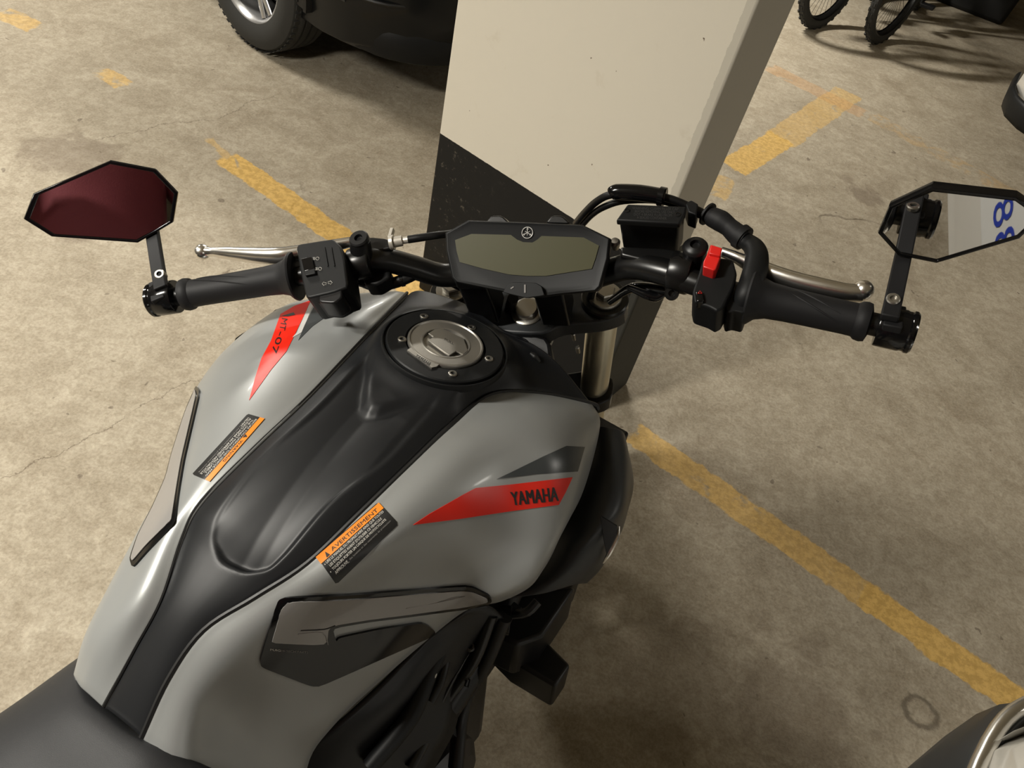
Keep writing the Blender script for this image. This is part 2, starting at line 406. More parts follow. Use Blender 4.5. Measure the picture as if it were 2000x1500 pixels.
slab('wall_front', (X0, Y0 - .2, 0), (X1, Y0, ZC), wallm, 'garage wall behind the photographer')

# concrete pillar: white above, black below, grey on the narrow side
PM, PR = ground(1152, 812), ground(1227, 752)
fd = nrm([-.875, .484, 0]); sd = nrm(A([.484, .875, 0])); PW, PT = .70, .196
pm, nt, bs = nm('pillar_paint')
tc = nt.nodes.new('ShaderNodeTexCoord').outputs['Object']
sep = nt.nodes.new('ShaderNodeSeparateXYZ'); nt.links.new(tc, sep.inputs[0])
n1 = noise(nt, tc, 55, 5, .7); n2 = noise(nt, tc, 10, 6, .7, .6); n3 = noise(nt, tc, 30, 3, .5)
jx = math_n(nt, 'ADD', sep.outputs[0], math_n(nt, 'MULTIPLY', math_n(nt, 'SUBTRACT', n1, .5), .012))
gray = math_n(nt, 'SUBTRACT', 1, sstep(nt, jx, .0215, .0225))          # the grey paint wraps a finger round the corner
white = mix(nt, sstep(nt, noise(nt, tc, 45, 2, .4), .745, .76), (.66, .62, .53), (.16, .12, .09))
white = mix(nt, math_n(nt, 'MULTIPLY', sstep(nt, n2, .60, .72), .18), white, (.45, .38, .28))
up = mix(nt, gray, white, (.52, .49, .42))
vo = nt.nodes.new('ShaderNodeTexNoise'); vo.inputs['Scale'].default_value = 42; vo.inputs['Detail'].default_value = 8; vo.inputs['Roughness'].default_value = .8; nt.links.new(tc, vo.inputs['Vector'])
scr = math_n(nt, 'MULTIPLY', sstep(nt, vo.outputs['Fac'], .565, .64), sstep(nt, sep.outputs[0], .42, .60))
lowc = mix(nt, gray, mix(nt, math_n(nt, 'MULTIPLY', scr, .5), (.008, .008, .008), (.16, .14, .11)), (.040, .040, .035))
hz = sstep(nt, math_n(nt, 'ADD', sep.outputs[2], math_n(nt, 'MULTIPLY', math_n(nt, 'SUBTRACT', n1, .5), .004)), .5445, .5455)
nt.links.new(mix(nt, hz, lowc, up), bs.inputs['Base Color']); bs.inputs['Roughness'].default_value = .6; bs.inputs['Specular IOR Level'].default_value = .25
bp = nt.nodes.new('ShaderNodeBump'); bp.inputs['Strength'].default_value = .35; bp.inputs['Distance'].default_value = .002
nt.links.new(n2, bp.inputs['Height']); nt.links.new(bp.outputs[0], bs.inputs['Normal'])
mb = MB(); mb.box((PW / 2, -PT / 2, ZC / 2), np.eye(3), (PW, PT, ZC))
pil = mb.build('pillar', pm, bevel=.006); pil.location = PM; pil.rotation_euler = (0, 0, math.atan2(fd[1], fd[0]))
pil['kind'] = 'structure'; pil['label'] = 'rectangular concrete pillar painted white above a black band, grey narrow side'
for i, (x, y) in enumerate([(l[0], l[1]) for l, _ in LAMPS]):
    c, s_ = math.cos(math.radians(26)), math.sin(math.radians(26))
    struct(MB().box((x, y, 2.53), [A([c, s_, 0]), A([-s_, c, 0]), A([0, 0, 1])], (1.3, .16, .14)).build('trim_%d' % (i + 1), 'tube', bevel=.01), 'housing of a ceiling tube or added fill lamp')

# ------------------------------------------------------------------ the motorcycle
BIKE = empty('motorcycle', tuple(A([*LB(0, -.35, 0)[:2], 0])), 'grey naked motorcycle with red decals, leaning on its stand beside the pillar', 'motorcycle')
def P(mb, name, mats, label=None, parent=None, **k): return mb.build(name, mats, parent or BIKE, label, **k)

TR = [
[(277,1440,-.16),(345,1492,-.175),(430,1560,-.23),(520,1610,-.30),(600,1640,-.36)],
[(330,1325,-.12),(385,1365,-.135),(450,1420,-.19),(528,1482,-.25),(600,1500,-.30)],
[(399,1230,-.085),(465,1265,-.095),(540,1320,-.15),(605,1380,-.21),(651,1418,-.26)],
[(500,1165,-.06),(560,1190,-.07),(620,1240,-.12),(690,1300,-.18),(752,1322,-.235)],
[(600,1100,-.04),(665,1120,-.048),(722,1165,-.10),(785,1220,-.16),(849,1238,-.22)],
[(700,1005,-.018),(765,1043,-.028),(820,1085,-.07),(870,1140,-.13),(915,1190,-.19)],
[(800,908,-.003),(860,950,-.012),(910,1020,-.05),(950,1100,-.11),(978,1175,-.17)],
[(880,832,.002),(945,880,-.010),(1000,960,-.05),(1030,1060,-.10),(1033,1148,-.16)],
[(960,770,-.008),(1035,830,-.016),(1078,900,-.04),(1088,1010,-.09),(1061,1113,-.15)],
[(1060,769,-.035),(1112,815,-.042),(1130,895,-.062),(1118,990,-.10),(1080,1080,-.145)],
[(1155,788,-.072),(1172,822,-.082),(1160,890,-.10),(1135,970,-.122),(1093,1047,-.147)]]
TL = [
[(203,1380,-.16),(176,1356,-.157),(155,1337,-.158),(144,1317,-.165)],
[(262,1270,-.12),(225,1258,-.115),(190,1250,-.12),(165,1242,-.135)],
[(314,1172,-.085),(275,1165,-.08),(240,1157,-.09),(210,1149,-.11)],
[(355,1050,-.055),(320,1048,-.055),(290,1044,-.07),(268,1040,-.095)],
[(394,978,-.035),(370,965,-.035),(344,950,-.05),(322,936,-.08)],
[(500,870,-.012),(450,850,-.010),(400,826,-.025),(362,800,-.06)],
[(600,775,.003),(540,755,.008),(470,730,-.005),(420,705,-.04)],
[(710,660,.010),(645,650,.016),(560,640,.005),(488,641,-.03)],
[(750,618,.006),(700,608,.012),(620,602,.0),(552,599,-.025)],
[(780,587,-.001),(745,582,.004),(680,581,-.006),(604,587,-.026)],
[(795,572,-.01),(770,569,-.006),(700,573,-.02),(640,582,-.04)]]
def lock(T, F=PB): return A([[F(*q) for q in r] for r in T])
TR = [r[:4] + [tuple(A(r[3]) * .2 + A(r[4]) * .8 + A([0, 0, .003 + .0012 * i])), (*r[4][:2], r[4][2] - .004)] for i, r in enumerate(TR)]
GR = lock(TR); GL = lock(TL)
# left flank rolls under: extra rails continue down and inward
und1 = []; und2 = []
for r in GL:
    q = FB @ (r[-1] - N0); und1.append(LB(q[0] - .004, q[1], q[2] - .05)); und2.append(LB(q[0] * .80, q[1] + .01, q[2] - .14))
GL = np.concatenate([GL, A(und1)[:, None], A(und2)[:, None]], axis=1)
SR = splgrid(GR, 6, 6); SL = splgrid(GL, 6, 6)
def panel(name, G, side, label):
    mb = MB(); mb.grid(G)
    # rolled edge all round
    a, b = G.shape[:2]
    nor = np.zeros_like(G)
    du = np.gradient(G, axis=0); dv = np.gradient(G, axis=1); nor = np.cross(du, dv); nor /= np.linalg.norm(nor, axis=2)[..., None] + 1e-12
    up = LB(0, 0, 1) - N0
    cen = LB(0, -.3, -.3)
    for i in range(a):
        for j in range(b):
            if nor[i, j] @ (G[i, j] - cen) < 0: nor[i, j] *= -1
    loop = [(i, 0) for i in range(a)] + [(a - 1, j) for j in range(1, b)] + [(i, b - 1) for i in range(a - 2, -1, -1)] + [(0, j) for j in range(b - 2, 0, -1)]
    c = G.mean((0, 1)); rows = []
    outd = []
    for k, (i, j) in enumerate(loop):
        p = G[i, j]; q0 = G[loop[k - 1]]; q1 = G[loop[(k + 1) % len(loop)]]; t = nrm(q1 - q0); n = nor[i, j]; o = nrm(np.cross(t, n))
        ii, jj = min(max(i, 1), a - 2), min(max(j, 1), b - 2)
        if o @ (p - G[ii, jj]) < 0: o = -o
        outd.append((p, n, o))
    for (dn_, ou) in ((0, 0), (.0008, .0016), (.0030, .0024), (.012, .0022)):
        rows.append([p - n * dn_ + o * ou for p, n, o in outd])
    mb.grid(rows, closev=True)
    return P(mb, name, 'silver', label, angle=50)
panR = panel('tank_side_panel', SR, 1, 'grey right tank panel')
panL = panel('tank_side_panel', SL, -1, 'grey left tank panel')
BR, BL = bvh_of(SR), bvh_of(SL)

# dark centre cover
TC_L = [(203,1380,-.16),(262,1270,-.12),(314,1172,-.085),(355,1050,-.055),(394,978,-.035),(500,870,-.012),(600,775,.003),(710,660,.010),(750,618,.006),(780,587,-.001),(795,572,-.01)]
TC_R = [r[0] for r in TR]
drop = .006
rowsC = []
front = [(795,572,-.01),(822,566,-.002),(868,578,.0),(912,595,.0),(990,648,-.004),(1042,672,-.014),(1090,710,-.034),(1135,765,-.06),(1160,797,-.077)]
for i, (l, r) in enumerate(zip(TC_L, TC_R)):
    pl, pr = FB @ (PB(*l) - N0), FB @ (PB(*r) - N0); row = []
    for u in np.linspace(0, 1, 9):
        q = pl * (1 - u) + pr * u
        k = [.004, .006, .008, .012, .018, .020, .020, .018, .022, .02, .0][i]
        q[2] += k * (1 - abs(2 * u - 1) ** 2.6)
        row.append(q)
    rowsC.append(A(row))
rowsC[-1] = A([FB @ (PB(*f) - N0) for f in front])
# rows just behind the front edge follow its arc
for k, w in ((9, .62), (8, .30)):
    base_row = rowsC[k].copy(); fr = rowsC[-1]
    t = np.linspace(0, 1, 9); bow = 4 * t * (1 - t)
    rowsC[k][:, 1] = base_row[:, 1] + w * bow * np.maximum(0, fr[:, 1] - base_row[:, 1])
GC = splgrid(A(rowsC), 18, 14)
capC = FB @ (PB(870, 673, .024) - N0)
capn = nrm(FB @ (RC @ A([.22, .766, .605])))
def chan_poly():
    pts = [(733,684),(620,796),(500,912),(416,1004),(405,1042),(424,1082),(476,1106),(524,1106),(566,1080),(655,1000),(760,893),(868,782),(800,790),(712,812)]
    return A([(FB @ (PB(x, y, .012 if y < 900 else -.015 - (y - 900) * .0001) - N0))[:2] for x, y in pts])
CH = chan_poly()
CH = roundpoly(CH, .3, 4)
def sdist(p, poly):
    d = 9.; ins = False; n = len(poly)
    for i in range(n):
        a, b = poly[i], poly[(i + 1) % n]; e = b - a; w = p - a; t = min(1, max(0, w @ e / (e @ e))); d = min(d, np.linalg.norm(w - e * t))
        if (a[1] > p[1]) != (b[1] > p[1]) and p[0] < (b[0] - a[0]) * (p[1] - a[1]) / (b[1] - a[1]) + a[0]: ins = not ins
    return d if ins else -d
def smooth01(x): x = min(1, max(0, x)); return x * x * (3 - 2 * x)
cl_a, cl_b = (FB @ (PB(706, 822, .0) - N0))[:2], (FB @ (PB(468, 1098, -.03) - N0))[:2]
for i in range(GC.shape[0]):
    for j in range(GC.shape[1]):
        q = GC[i, j]
        u = j / (GC.shape[1] - 1)
        q[2] -= drop * smooth01(1 - min(u, 1 - u) / .04) * .5 + .0015
        # flat seat for the filler ring
        zc = capC[2] - ((q[0] - capC[0]) * capn[0] + (q[1] - capC[1]) * capn[1]) / capn[2]
        r = math.hypot(q[0] - capC[0], q[1] - capC[1])
        w = (1 - smooth01((r - .066) / .030)) * smooth01(min(u, 1 - u) / .10); q[2] = q[2] * (1 - w) + (zc - .003) * w
        d = sdist(q[:2], CH)
        if d > 0:
            e = cl_b - cl_a; wv = q[:2] - cl_a; off = abs(wv[0] * e[1] - wv[1] * e[0]) / np.linalg.norm(e)
            q[2] -= (.0022 + .0088 * min(1, max(0, 1.2 - off / .040))) * smooth01(d / .0065)
Z = GC[:, :, 2]
for _ in range(2):
    Zp = np.pad(Z, 1, mode='edge'); Z = (Zp[:-2, 1:-1] + Zp[2:, 1:-1] + Zp[1:-1, :-2] + Zp[1:-1, 2:] + 2 * Zp[1:-1, 1:-1]) / 6
GC[:, :, 2] = Z
GCw = A([[LB(*q) for q in r] for r in GC])
mb = MB(); mb.grid(GCw)
# front lip folds down
fr = [FB @ (p - N0) for p in GCw[-1]]
lip = [[LB(q[0], q[1] + a, q[2] - b) for q in fr] for a, b in ((0, 0), (.003, .002), (.005, .007), (.004, .03))]
mb.grid(lip)
cover = P(mb, 'tank_cover', 'cover', 'charcoal centre cover of the tank', angle=60, thick=.003)
# black rubber line along both seams, thickened at right to stand for gap shadow
for T, sr_ in ((TC_L, .0022), (TC_R + [(1168,800,-.082)], .0030)):
    mb = MB(); mb.tube([PB(x, y, z - .0015) for x, y, z in T], sr_, 8, smooth=6); P(mb, 'seam_strip', 'gap')
# slotted hole ahead of the cap
bvC = bvh_of(GCw)
mb = MB(); mb.tube([hit(bvC, 1035, 690, .0004), hit(bvC, 1044, 697, .0004), hit(bvC, 1054, 707, .0004)], [.002, .0045, .002], 12); P(mb, 'vent_slot', 'gap', parent=cover)

# filler cap
cp = Plane(LB(*capC), capn @ FB)
def cw(px, py, h=0): return cp.at(px, py, h)
cu, cv = cp.axes(FB[0])
c0 = cw(870, 675)
ring_r = .0655
mb = MB(); mb.lathe(c0, cp.n, [(.072, -.008), (.072, -.001), (.0715, .0004), (.0700, .0006), (.0692, -.003), (.0675, -.003), (.0668, .0015), (.0655, .0028), (.046, .0032), (.0455, -.001)], 64, caps=False)
cap = P(mb, 'filler_cap', 'plast', 'black filler ring', angle=30)
cd = cw(870.5, 671, .003)
mb = MB(); mb.lathe(cd, cp.n, [(.0432, -.004), (.0432, .0010), (.0424, .0024), (.0408, .0026), (.0398, .0012), (.0285, .0012), (.0275, .0020), (.0260, .0016), (.0250, -.002), (.0, -.002)], 64)
mb.prism([cw(*q, .0005) for q in ((794,690),(806,682),(830,690),(858,716),(852,722),(842,724))], cp.n * .0045)
P(mb, 'lock_disc', 'cap', 'round alloy lock disc with a tab', parent=cap, angle=30)
mb = MB(); mb.prism([cw(*q, .0032) for q in ((836,654),(848,646),(862,644),(905,664),(913,688),(904,695),(890,688),(877,697),(836,668),(846,660))], cp.n * .0022)
text_on(mb, 'PULL', [(868, 664), (886, 674), (887, 670), (869, 660)], lambda x, y: cw(x, y, .0056), 1, .01)
P(mb, 'key_flap', ['cap', 'black_ink'], 'alloy key flap marked PULL', parent=cap, bevel=.0004)
mb = MB(); text_on(mb, 'YAMAHA', [(809, 697), (838, 715), (844, 709), (815, 691)], lambda x, y: cw(x, y, .0053), 0, .01)
P(mb, 'cap_lettering', 'emboss', 'embossed YAMAHA lettering', parent=cap)
for px, py in ((828, 619), (785, 664), (955, 702), (884, 731), (921, 641)):
    mb = MB(); mb.lathe(cw(px, py, .0026), cp.n, [(.0050, 0), (.0050, .0015), (.0042, .0021), (.0028, .0021), (.0026, -.001), (0, -.001)], 20)
    P(mb, 'cap_bolt', 'alloy', parent=cap)

mb = MB(); mb.box(LB(0, -.28, -.14), FB, (.13, .40, .16)); P(mb, "tank_shell", "blk", bevel=.03)
# decals and labels
def decal(poly, bv, mats, name, parent, label=None, t=.0005, cell=7, extra=None, bevel=0, h0=0.):
    mb = MB(); v, f = onto(bv, poly, h0, t, cell); mb.add(v, f, 0)
    if extra: extra(mb)
    return P(mb, name, mats, label, parent=parent, bevel=bevel, angle=40)
def rp(P_, r=.22): return [tuple(p) for p in roundpoly(P_, r, 3)]
def ex(mb):
    for k_, sh in enumerate((-1.0, 0, 1.0)): text_on(mb, 'YAMAHA', [(1001 + sh, 987), (1090 + sh, 978), (1087 + sh, 951), (996 + sh, 961)], lambda x, y: hit(BR, x, y, .0009 + k_ * .00003), 1, .0, spacing=1.05)
decal([(807,1025),(838,1004),(905,966),(930,953),(1000,946),(1118,932),(1105,960),(1091,986),(1000,998),(900,1013)], BR, ['red', 'black_ink'], 'red_decal', panR, 'red stripe lettered YAMAHA', extra=ex)
decal([(970,936),(1060,892),(1106,871),(1142,873),(1128,921),(1050,926)], BR, ['darkdecal'], 'grey_decal', panR, 'dark grey wedge decal')
def ex(mb):
    f = lambda x, y: hit(BL, x, y, .0009)
    text_on(mb, 'MT', [(551, 622), (546, 645), (557, 647), (562, 624)][::1], f, 1, .012)
    text_on(mb, '-07', [(545, 648), (529, 690), (540, 692), (556, 650)], f, 1, .012)
    mb.add([f(551, 618), f(574, 611), f(577, 616), f(563, 619)], [[0, 1, 2, 3]], 1)
decal([(487,782),(498,740),(511,700),(530,665),(548,614),(575,598),(607,587),(597,610),(578,650),(560,686),(530,722)], BL, ['red', 'black_ink'], 'red_decal', panL, 'red stripe lettered MT-07', extra=ex)
decal([(571,660),(580,650),(597,612),(608,588),(619,585),(610,600),(600,625),(589,650)], BL, ['whited'], 'white_decal', panL, 'white edge stripe', t=.0006)
decal([(583,665),(590,648),(602,622),(619,588),(660,580),(692,577),(686,589),(655,606),(610,638)], BL, ['darkdecal'], 'grey_decal', panL, 'dark grey wedge decal')
def lines_on(mb, q, rows, bv, h=.0013):
    """q: px corners of the label as read (bottom-left, bottom-right, top-right, top-left)"""
    q = A(q, float)
    def at(a, b): return q[0] * (1 - a) * (1 - b) + q[1] * a * (1 - b) + q[2] * a * b + q[3] * (1 - a) * b
    for txt, a0, a1, b0, b1, m, bold in rows:
        text_on(mb, txt, [at(a0, b0), at(a1, b0), at(a1, b1), at(a0, b1)], lambda x, y: hit(bv, x, y, h), m, bold * .8)
    return at
def label_right(mb):
    q = [(656,1139),(776,1023),(740,982),(617,1088)]
    rows = [('AVERTISSEMENT', .20, .93, .79, .91, 3, .004),
        ('LIRE LE MANUEL DU PROPRIETAIRE AINSI QUE TOUTES', .06, .97, .600, .700, 1, .01),
        ('LES ETIQUETTES AVANT D\'UTILISER CE VEHICULE', .07, .90, .465, .565, 1, .01),
        ('TOUJOURS PORTER UN CASQUE DE MOTOCYCLISTE', .07, .93, .330, .430, 1, .01),
        ('APPROUVE,', .07, .28, .195, .295, 1, .01), ('des lunettes et des vetements de protection', .30, .96, .20, .285, 2, .0),
        ('.', .03, .04, .62, .66, 1, .02), ('.', .03, .04, .35, .39, 1, .02)]
    at = lines_on(mb, q, rows, BR)
    tri = [at(.10, .76), at(.155, .76), at(.128, .94)]; mb.add([hit(BR, *t, .0013) for t in tri], [[0, 1, 2]], 3)
    v, f = onto(BR, [tuple(at(a, b)) for a, b in ((0, .735), (1, .735), (1, 1), (0, 1))], .0004, .0010, 8); mb.add(v, f, 4)
decal([(622,1092),(617,1086),(735,984),(742,983),(775,1019),(776,1026),(661,1137),(655,1139)], BR, ['black_label', 'white_ink', 'grey_ink', 'black_ink', 'orange'], 'warning_label', panR, 'French warning label, orange over black', extra=label_right)
def label_left(mb):
    # as read: text runs front to back (downwards in the picture)
    q = [(483,809),(377,926),(408,940),(517,818)]
    q = [(483,809),(377,926),(410,941),(517,818)]
    rows = [('WARNING', .36, .70, .79, .91, 3, .004),
        ('BEFORE YOU OPERATE THIS VEHICLE, READ', .04, .96, .600, .700, 1, .012),
        ('THE OWNER\'S MANUAL AND ALL LABELS.', .06, .93, .465, .565, 1, .012),
        ('ALWAYS WEAR AN APPROVED MOTORCYCLE', .05, .96, .330, .430, 1, .012),
        ('HELMET,', .05, .20, .195, .295, 1, .012), ('eye protection, and protective clothing', .22, .95, .20, .285, 2, .0)]
    at = lines_on(mb, q, rows, BL)
    tri = [at(.27, .76), at(.325, .76), at(.298, .94)]; mb.add([hit(BL, *t, .0013) for t in tri], [[0, 1, 2]], 3)
    v, f = onto(BL, [tuple(at(a, b)) for a, b in ((0, .735), (1, .735), (1, 1), (0, 1))], .0004, .0010, 8); mb.add(v, f, 4)
decal([(486,809),(517,818),(410,941),(379,928),(377,925),(482,811)], BL, ['black_label', 'white_ink', 'grey_ink', 'black_ink', 'orange'], 'warning_label', panL, 'English warning label, orange over black', extra=label_left)

# knee pads
outl = [(560,1165),(700,1158),(905,1142),(925,1145),(955,1160),(961,1170),(953,1178),(900,1188),(800,1202),(720,1212),(648,1224),(655,1250),(660,1243),(740,1226),(820,1214),(835,1219),(848,1230),(846,1238),(820,1250),(625,1337),(606,1337),(520,1304),(508,1297),(507,1285),(538,1185),(546,1170)]
pad = decal(rp(outl), BR, ['gloss'], 'knee_pad', panR, 'glossy black and grey right knee pad', t=.0028, cell=8, bevel=.0011)
ins = [(566,1172),(700,1166),(900,1150),(922,1152),(952,1165),(953,1171),(900,1182),(800,1196),(720,1206),(640,1219),(636,1256),(529,1251),(532,1240),(549,1186)]
decal(rp(ins), BR, ['gel'], 'pad_insert', panR, 'translucent grey pad insert', t=.0037, cell=8, h0=.0005)
mb = MB(); mb.tube([hit(BR, x, y, .0037) for x, y in ((585,1226),(630,1224),(652,1217))], .0007, 6, smooth=3)
P(mb, 'pad_groove', 'gap', parent=panR); mb = MB(); mb.tube([hit(BR, x, y, .0037) for x, y in ((580,1233),(628,1231),(638,1254))], .0006, 6, smooth=3)
P(mb, 'pad_ridge', 'gel', parent=panR); mb = MB()
mb.tube([hit(BR, x, y, .0037) for x, y in ((790,1184),(850,1173),(908,1160))], .0005, 6, smooth=3)
P(mb, 'pad_ridge', 'gel', parent=panR)
mb = MB(); text_on(mb, 'PUIG', [(526, 1266), (546, 1268), (546, 1264), (526, 1262)], lambda x, y: hit(BR, x, y, .0032), 0, .03)
text_on(mb, 'HI-TECH PARTS', [(547, 1268), (600, 1272), (600, 1268), (547, 1264)], lambda x, y: hit(BR, x, y, .0032), 1, .02)
P(mb, 'pad_lettering', ['white_ink', 'grey_ink'], 'small pale lettering on the pad', parent=panR)
lp = [(386,755),(392,764),(390,778),(378,830),(362,900),(352,960),(346,1005),(343,1022),(330,1036),(290,1078),(262,1110),(256,1092),(272,1046),(300,992),(326,934),(338,886),(365,802),(379,770)]
decal(rp(lp), BL, ['gloss'], 'knee_pad', panL, 'thin black outline of the left knee pad', t=.0024, cell=10, bevel=.0006)
lp2 = [(384,762),(387,772),(374,830),(358,900),(348,960),(341,1004),(338,1017),(326,1030),(290,1066),(263,1098),(260,1090),(275,1046),(303,992),(329,934),(341,886),(367,804),(380,775)]
decal(rp(lp2), BL, ['gel'], 'pad_insert', panL, 'translucent grey pad insert', t=.0032, cell=8, h0=.0004)

# air scoops ahead of the tank
SCR = [
[(1150,830,-.12),(1185,834,-.105),(1216,842,-.115),(1224,865,-.15)],
[(1140,900,-.14),(1185,905,-.115),(1222,895,-.12),(1238,940,-.17)],
[(1110,985,-.165),(1160,995,-.135),(1215,985,-.135),(1226,1000,-.19)],
[(1075,1070,-.19),(1130,1060,-.155),(1190,1035,-.15),(1210,1048,-.21)],
[(1040,1130,-.21),(1100,1118,-.185),(1165,1095,-.185),(1176,1108,-.23)],
[(990,1168,-.225),(1060,1160,-.215),(1120,1143,-.215),(1146,1140,-.25)]]
G = splgrid(lock(SCR), 5, 5); mb = MB(); mb.grid(G)
scoopR = P(mb, 'air_scoop', 'shroud', 'dark grey right air scoop', thick=.006, angle=40, bevel=.001)
mb = MB(); mb.tube([PB(1209, 1028, -.15), PB(1205, 1050, -.16), PB(1190, 1080, -.175), PB(1178, 1100, -.19)], [.001, .003, .003, .001], 8, smooth=4); P(mb, 'scoop_edge', 'chrome', 'thin bright rim of the air scoop')
mb = MB(); mb.prism([PB(*q) for q in ((1172,1008,-.132),(1205,1028,-.135),(1204,1045,-.15),(1185,1085,-.165),(1178,1050,-.15))], LB(0, 0, .002) - N0); P(mb, 'scoop_inlet', 'gap', 'black inlet in the air scoop')
SCL = []
for r in SCR:
    row = []
    for q in r:
        v = FB @ (PB(*q) - N0); row.append(LB(-v[0] - .015, v[1], v[2] + .02))
    SCL.append(row)
G = splgrid(SCL, 5, 5); mb = MB(); mb.grid(G); P(mb, 'air_scoop', 'shroud', 'dark left air scoop', thick=.006, angle=40)
for pts in (((527,612,-.06),(536,602,-.05),(552,597,-.04),(575,597,-.04),(560,612,-.06)), ((455,662,-.07),(472,648,-.06),(498,634,-.05),(520,630,-.05),(480,668,-.09))):
    mb = MB(); mb.prism([PB(*q) for q in pts], LB(.0, 0, -.05) - N0); P(mb, 'duct_edge', 'shroud', bevel=.004)

# seat
SE = [
[(-.135,-.525,-.27),(-.112,-.530,-.215),(-.06,-.575,-.205),(0,-.585,-.195),(.05,-.575,-.20),(.10,-.55,-.235),(.13,-.54,-.32)],
[(-.146,-.565,-.25),(-.118,-.572,-.200),(-.062,-.604,-.170),(0,-.604,-.162),(.050,-.592,-.164),(.105,-.575,-.200),(.15,-.57,-.30)],
[(-.155,-.65,-.26),(-.122,-.65,-.200),(-.07,-.65,-.172),(0,-.65,-.168),(.07,-.65,-.170),(.125,-.65,-.20),(.165,-.65,-.29)],
[(-.165,-.75,-.25),(-.125,-.75,-.196),(-.07,-.75,-.178),(0,-.75,-.176),(.08,-.75,-.176),(.13,-.75,-.195),(.17,-.75,-.27)],
[(-.16,-.95,-.23),(-.12,-.95,-.165),(-.07,-.95,-.145),(0,-.95,-.145),(.07,-.95,-.145),(.12,-.95,-.165),(.15,-.95,-.25)],
[(-.12,-1.15,-.16),(-.09,-1.15,-.115),(-.05,-1.15,-.10),(0,-1.15,-.10),(.05,-1.15,-.10),(.09,-1.15,-.115),(.12,-1.15,-.18)],
[(-.06,-1.30,-.14),(-.04,-1.30,-.10),(-.02,-1.30,-.09),(0,-1.30,-.09),(.02,-1.30,-.09),(.04,-1.30,-.10),(.06,-1.30,-.16)]]
G = splgrid([[LB(*q) for q in r] for r in SE], 6, 5); mb = MB(); mb.grid(G); P(mb, 'seat', 'seat', 'black vinyl seat', thick=.02, angle=60)

# handlebar
BARZ = .138
def barL(x):   # centre line of the left and right halves, in the steered frame
    return LS(x, -.102 + (.393 - abs(x)) * .24, .138 - max(0, .23 - abs(x)) * .10)
hb = [LS(-.40,-.104,.138), LS(-.31,-.082,.138), LS(-.23,-.063,.137), LS(-.18,-.042,.134), LS(-.145,-.028,.124), LS(-.115,-.022,.104), LS(-.088,-.018,.084), LS(-.06,-.013,.078), LS(0,-.012,.074)]
hb += [LS(-(FS @ (p - N0))[0], *(FS @ (p - N0))[1:]) for p in hb[-2::-1]]
mb = MB(); mb.tube(hb, [.0111, .0111, .0111, .0125, .0142, .0142, .0142, .0142, .0142, .0142, .0142, .0142, .0142, .0142, .0125, .0111, .0111, .0111][:17], 20, smooth=6)
bar = P(mb, 'handlebar', 'blkm', 'black tapered handlebar')
for sx_ in (-1, 1):
    mb = MB(); mb.box(LS(sx_ * .045, -.012, .045), FS, (.036, .04, .085)); mb.box(LS(sx_ * .045, -.012, .088), FS, (.036, .046, .018)); P(mb, 'bar_riser', 'blkm', bevel=.003)
bd = {-1: nrm(LS(-.393, -.102, .138) - LS(-.23, -.063, .137)), 1: nrm(LS(.393, -.102, .138) - LS(.23, -.063, .137))}
for sd_, x0, lab in ((-1, .238, 'left'), (1, .266, 'right')):
    o = LS(sd_ * x0, -.102 + (.393 - x0) * .24, .1375); ax = bd[sd_]; L = .378 - x0
    pr = [(.012, -.002), (.0275, -.002), (.0285, .0), (.0275, .002), (.0215, .008), (.0182, .018), (.0170, .035), (.0165, L * .5), (.0160, L * .8), (.0162, L - .014), (.0185, L - .011), (.0192, L - .006), (.0182, L - .002), (.012, L)]
    mb = MB(); mb.lathe(o, ax, pr, 36)
    u = nrm(np.cross(ax, FS[2])); w = np.cross(u, ax)
    w = w if w @ FS[2] > 0 else -w
    # raised swirl ribs
    for ph in (0, .5):
        pts = []
        for t in np.linspace(0, 1, 12):
            a = math.radians(110 - 75 * t + ph * 60) ; hgt = L * (.30 + .55 * t) if sd_ < 0 else L * (.25 + .5 * t)
            r = .0163
            pts.append(o + ax * hgt + (u * math.cos(a) + w * math.sin(a)) * r)
        mb.tube(pts, [.0003, .0010, .0010, .0003], 6, smooth=1)
    gr = P(mb, 'grip', 'rubber', lab + ' rubber grip', angle=30)
    # bar-end mirror: clamp, stem, head
    e = LS(sd_ * .384, -.102 + (.393 - .384) * .24, .138)
    mb = MB(); mb.lathe(e - ax * .003, ax, [(.012, 0), (.0192, 0), (.0197, .001), (.0197, .0215), (.0188, .0235), (.0188, .026), (.0200, .0275), (.0200, .0305), (.018, .0325), (0, .0325)], 36)
    cl = P(mb, 'mirror_clamp', 'gloss', lab + ' bar-end clamp')

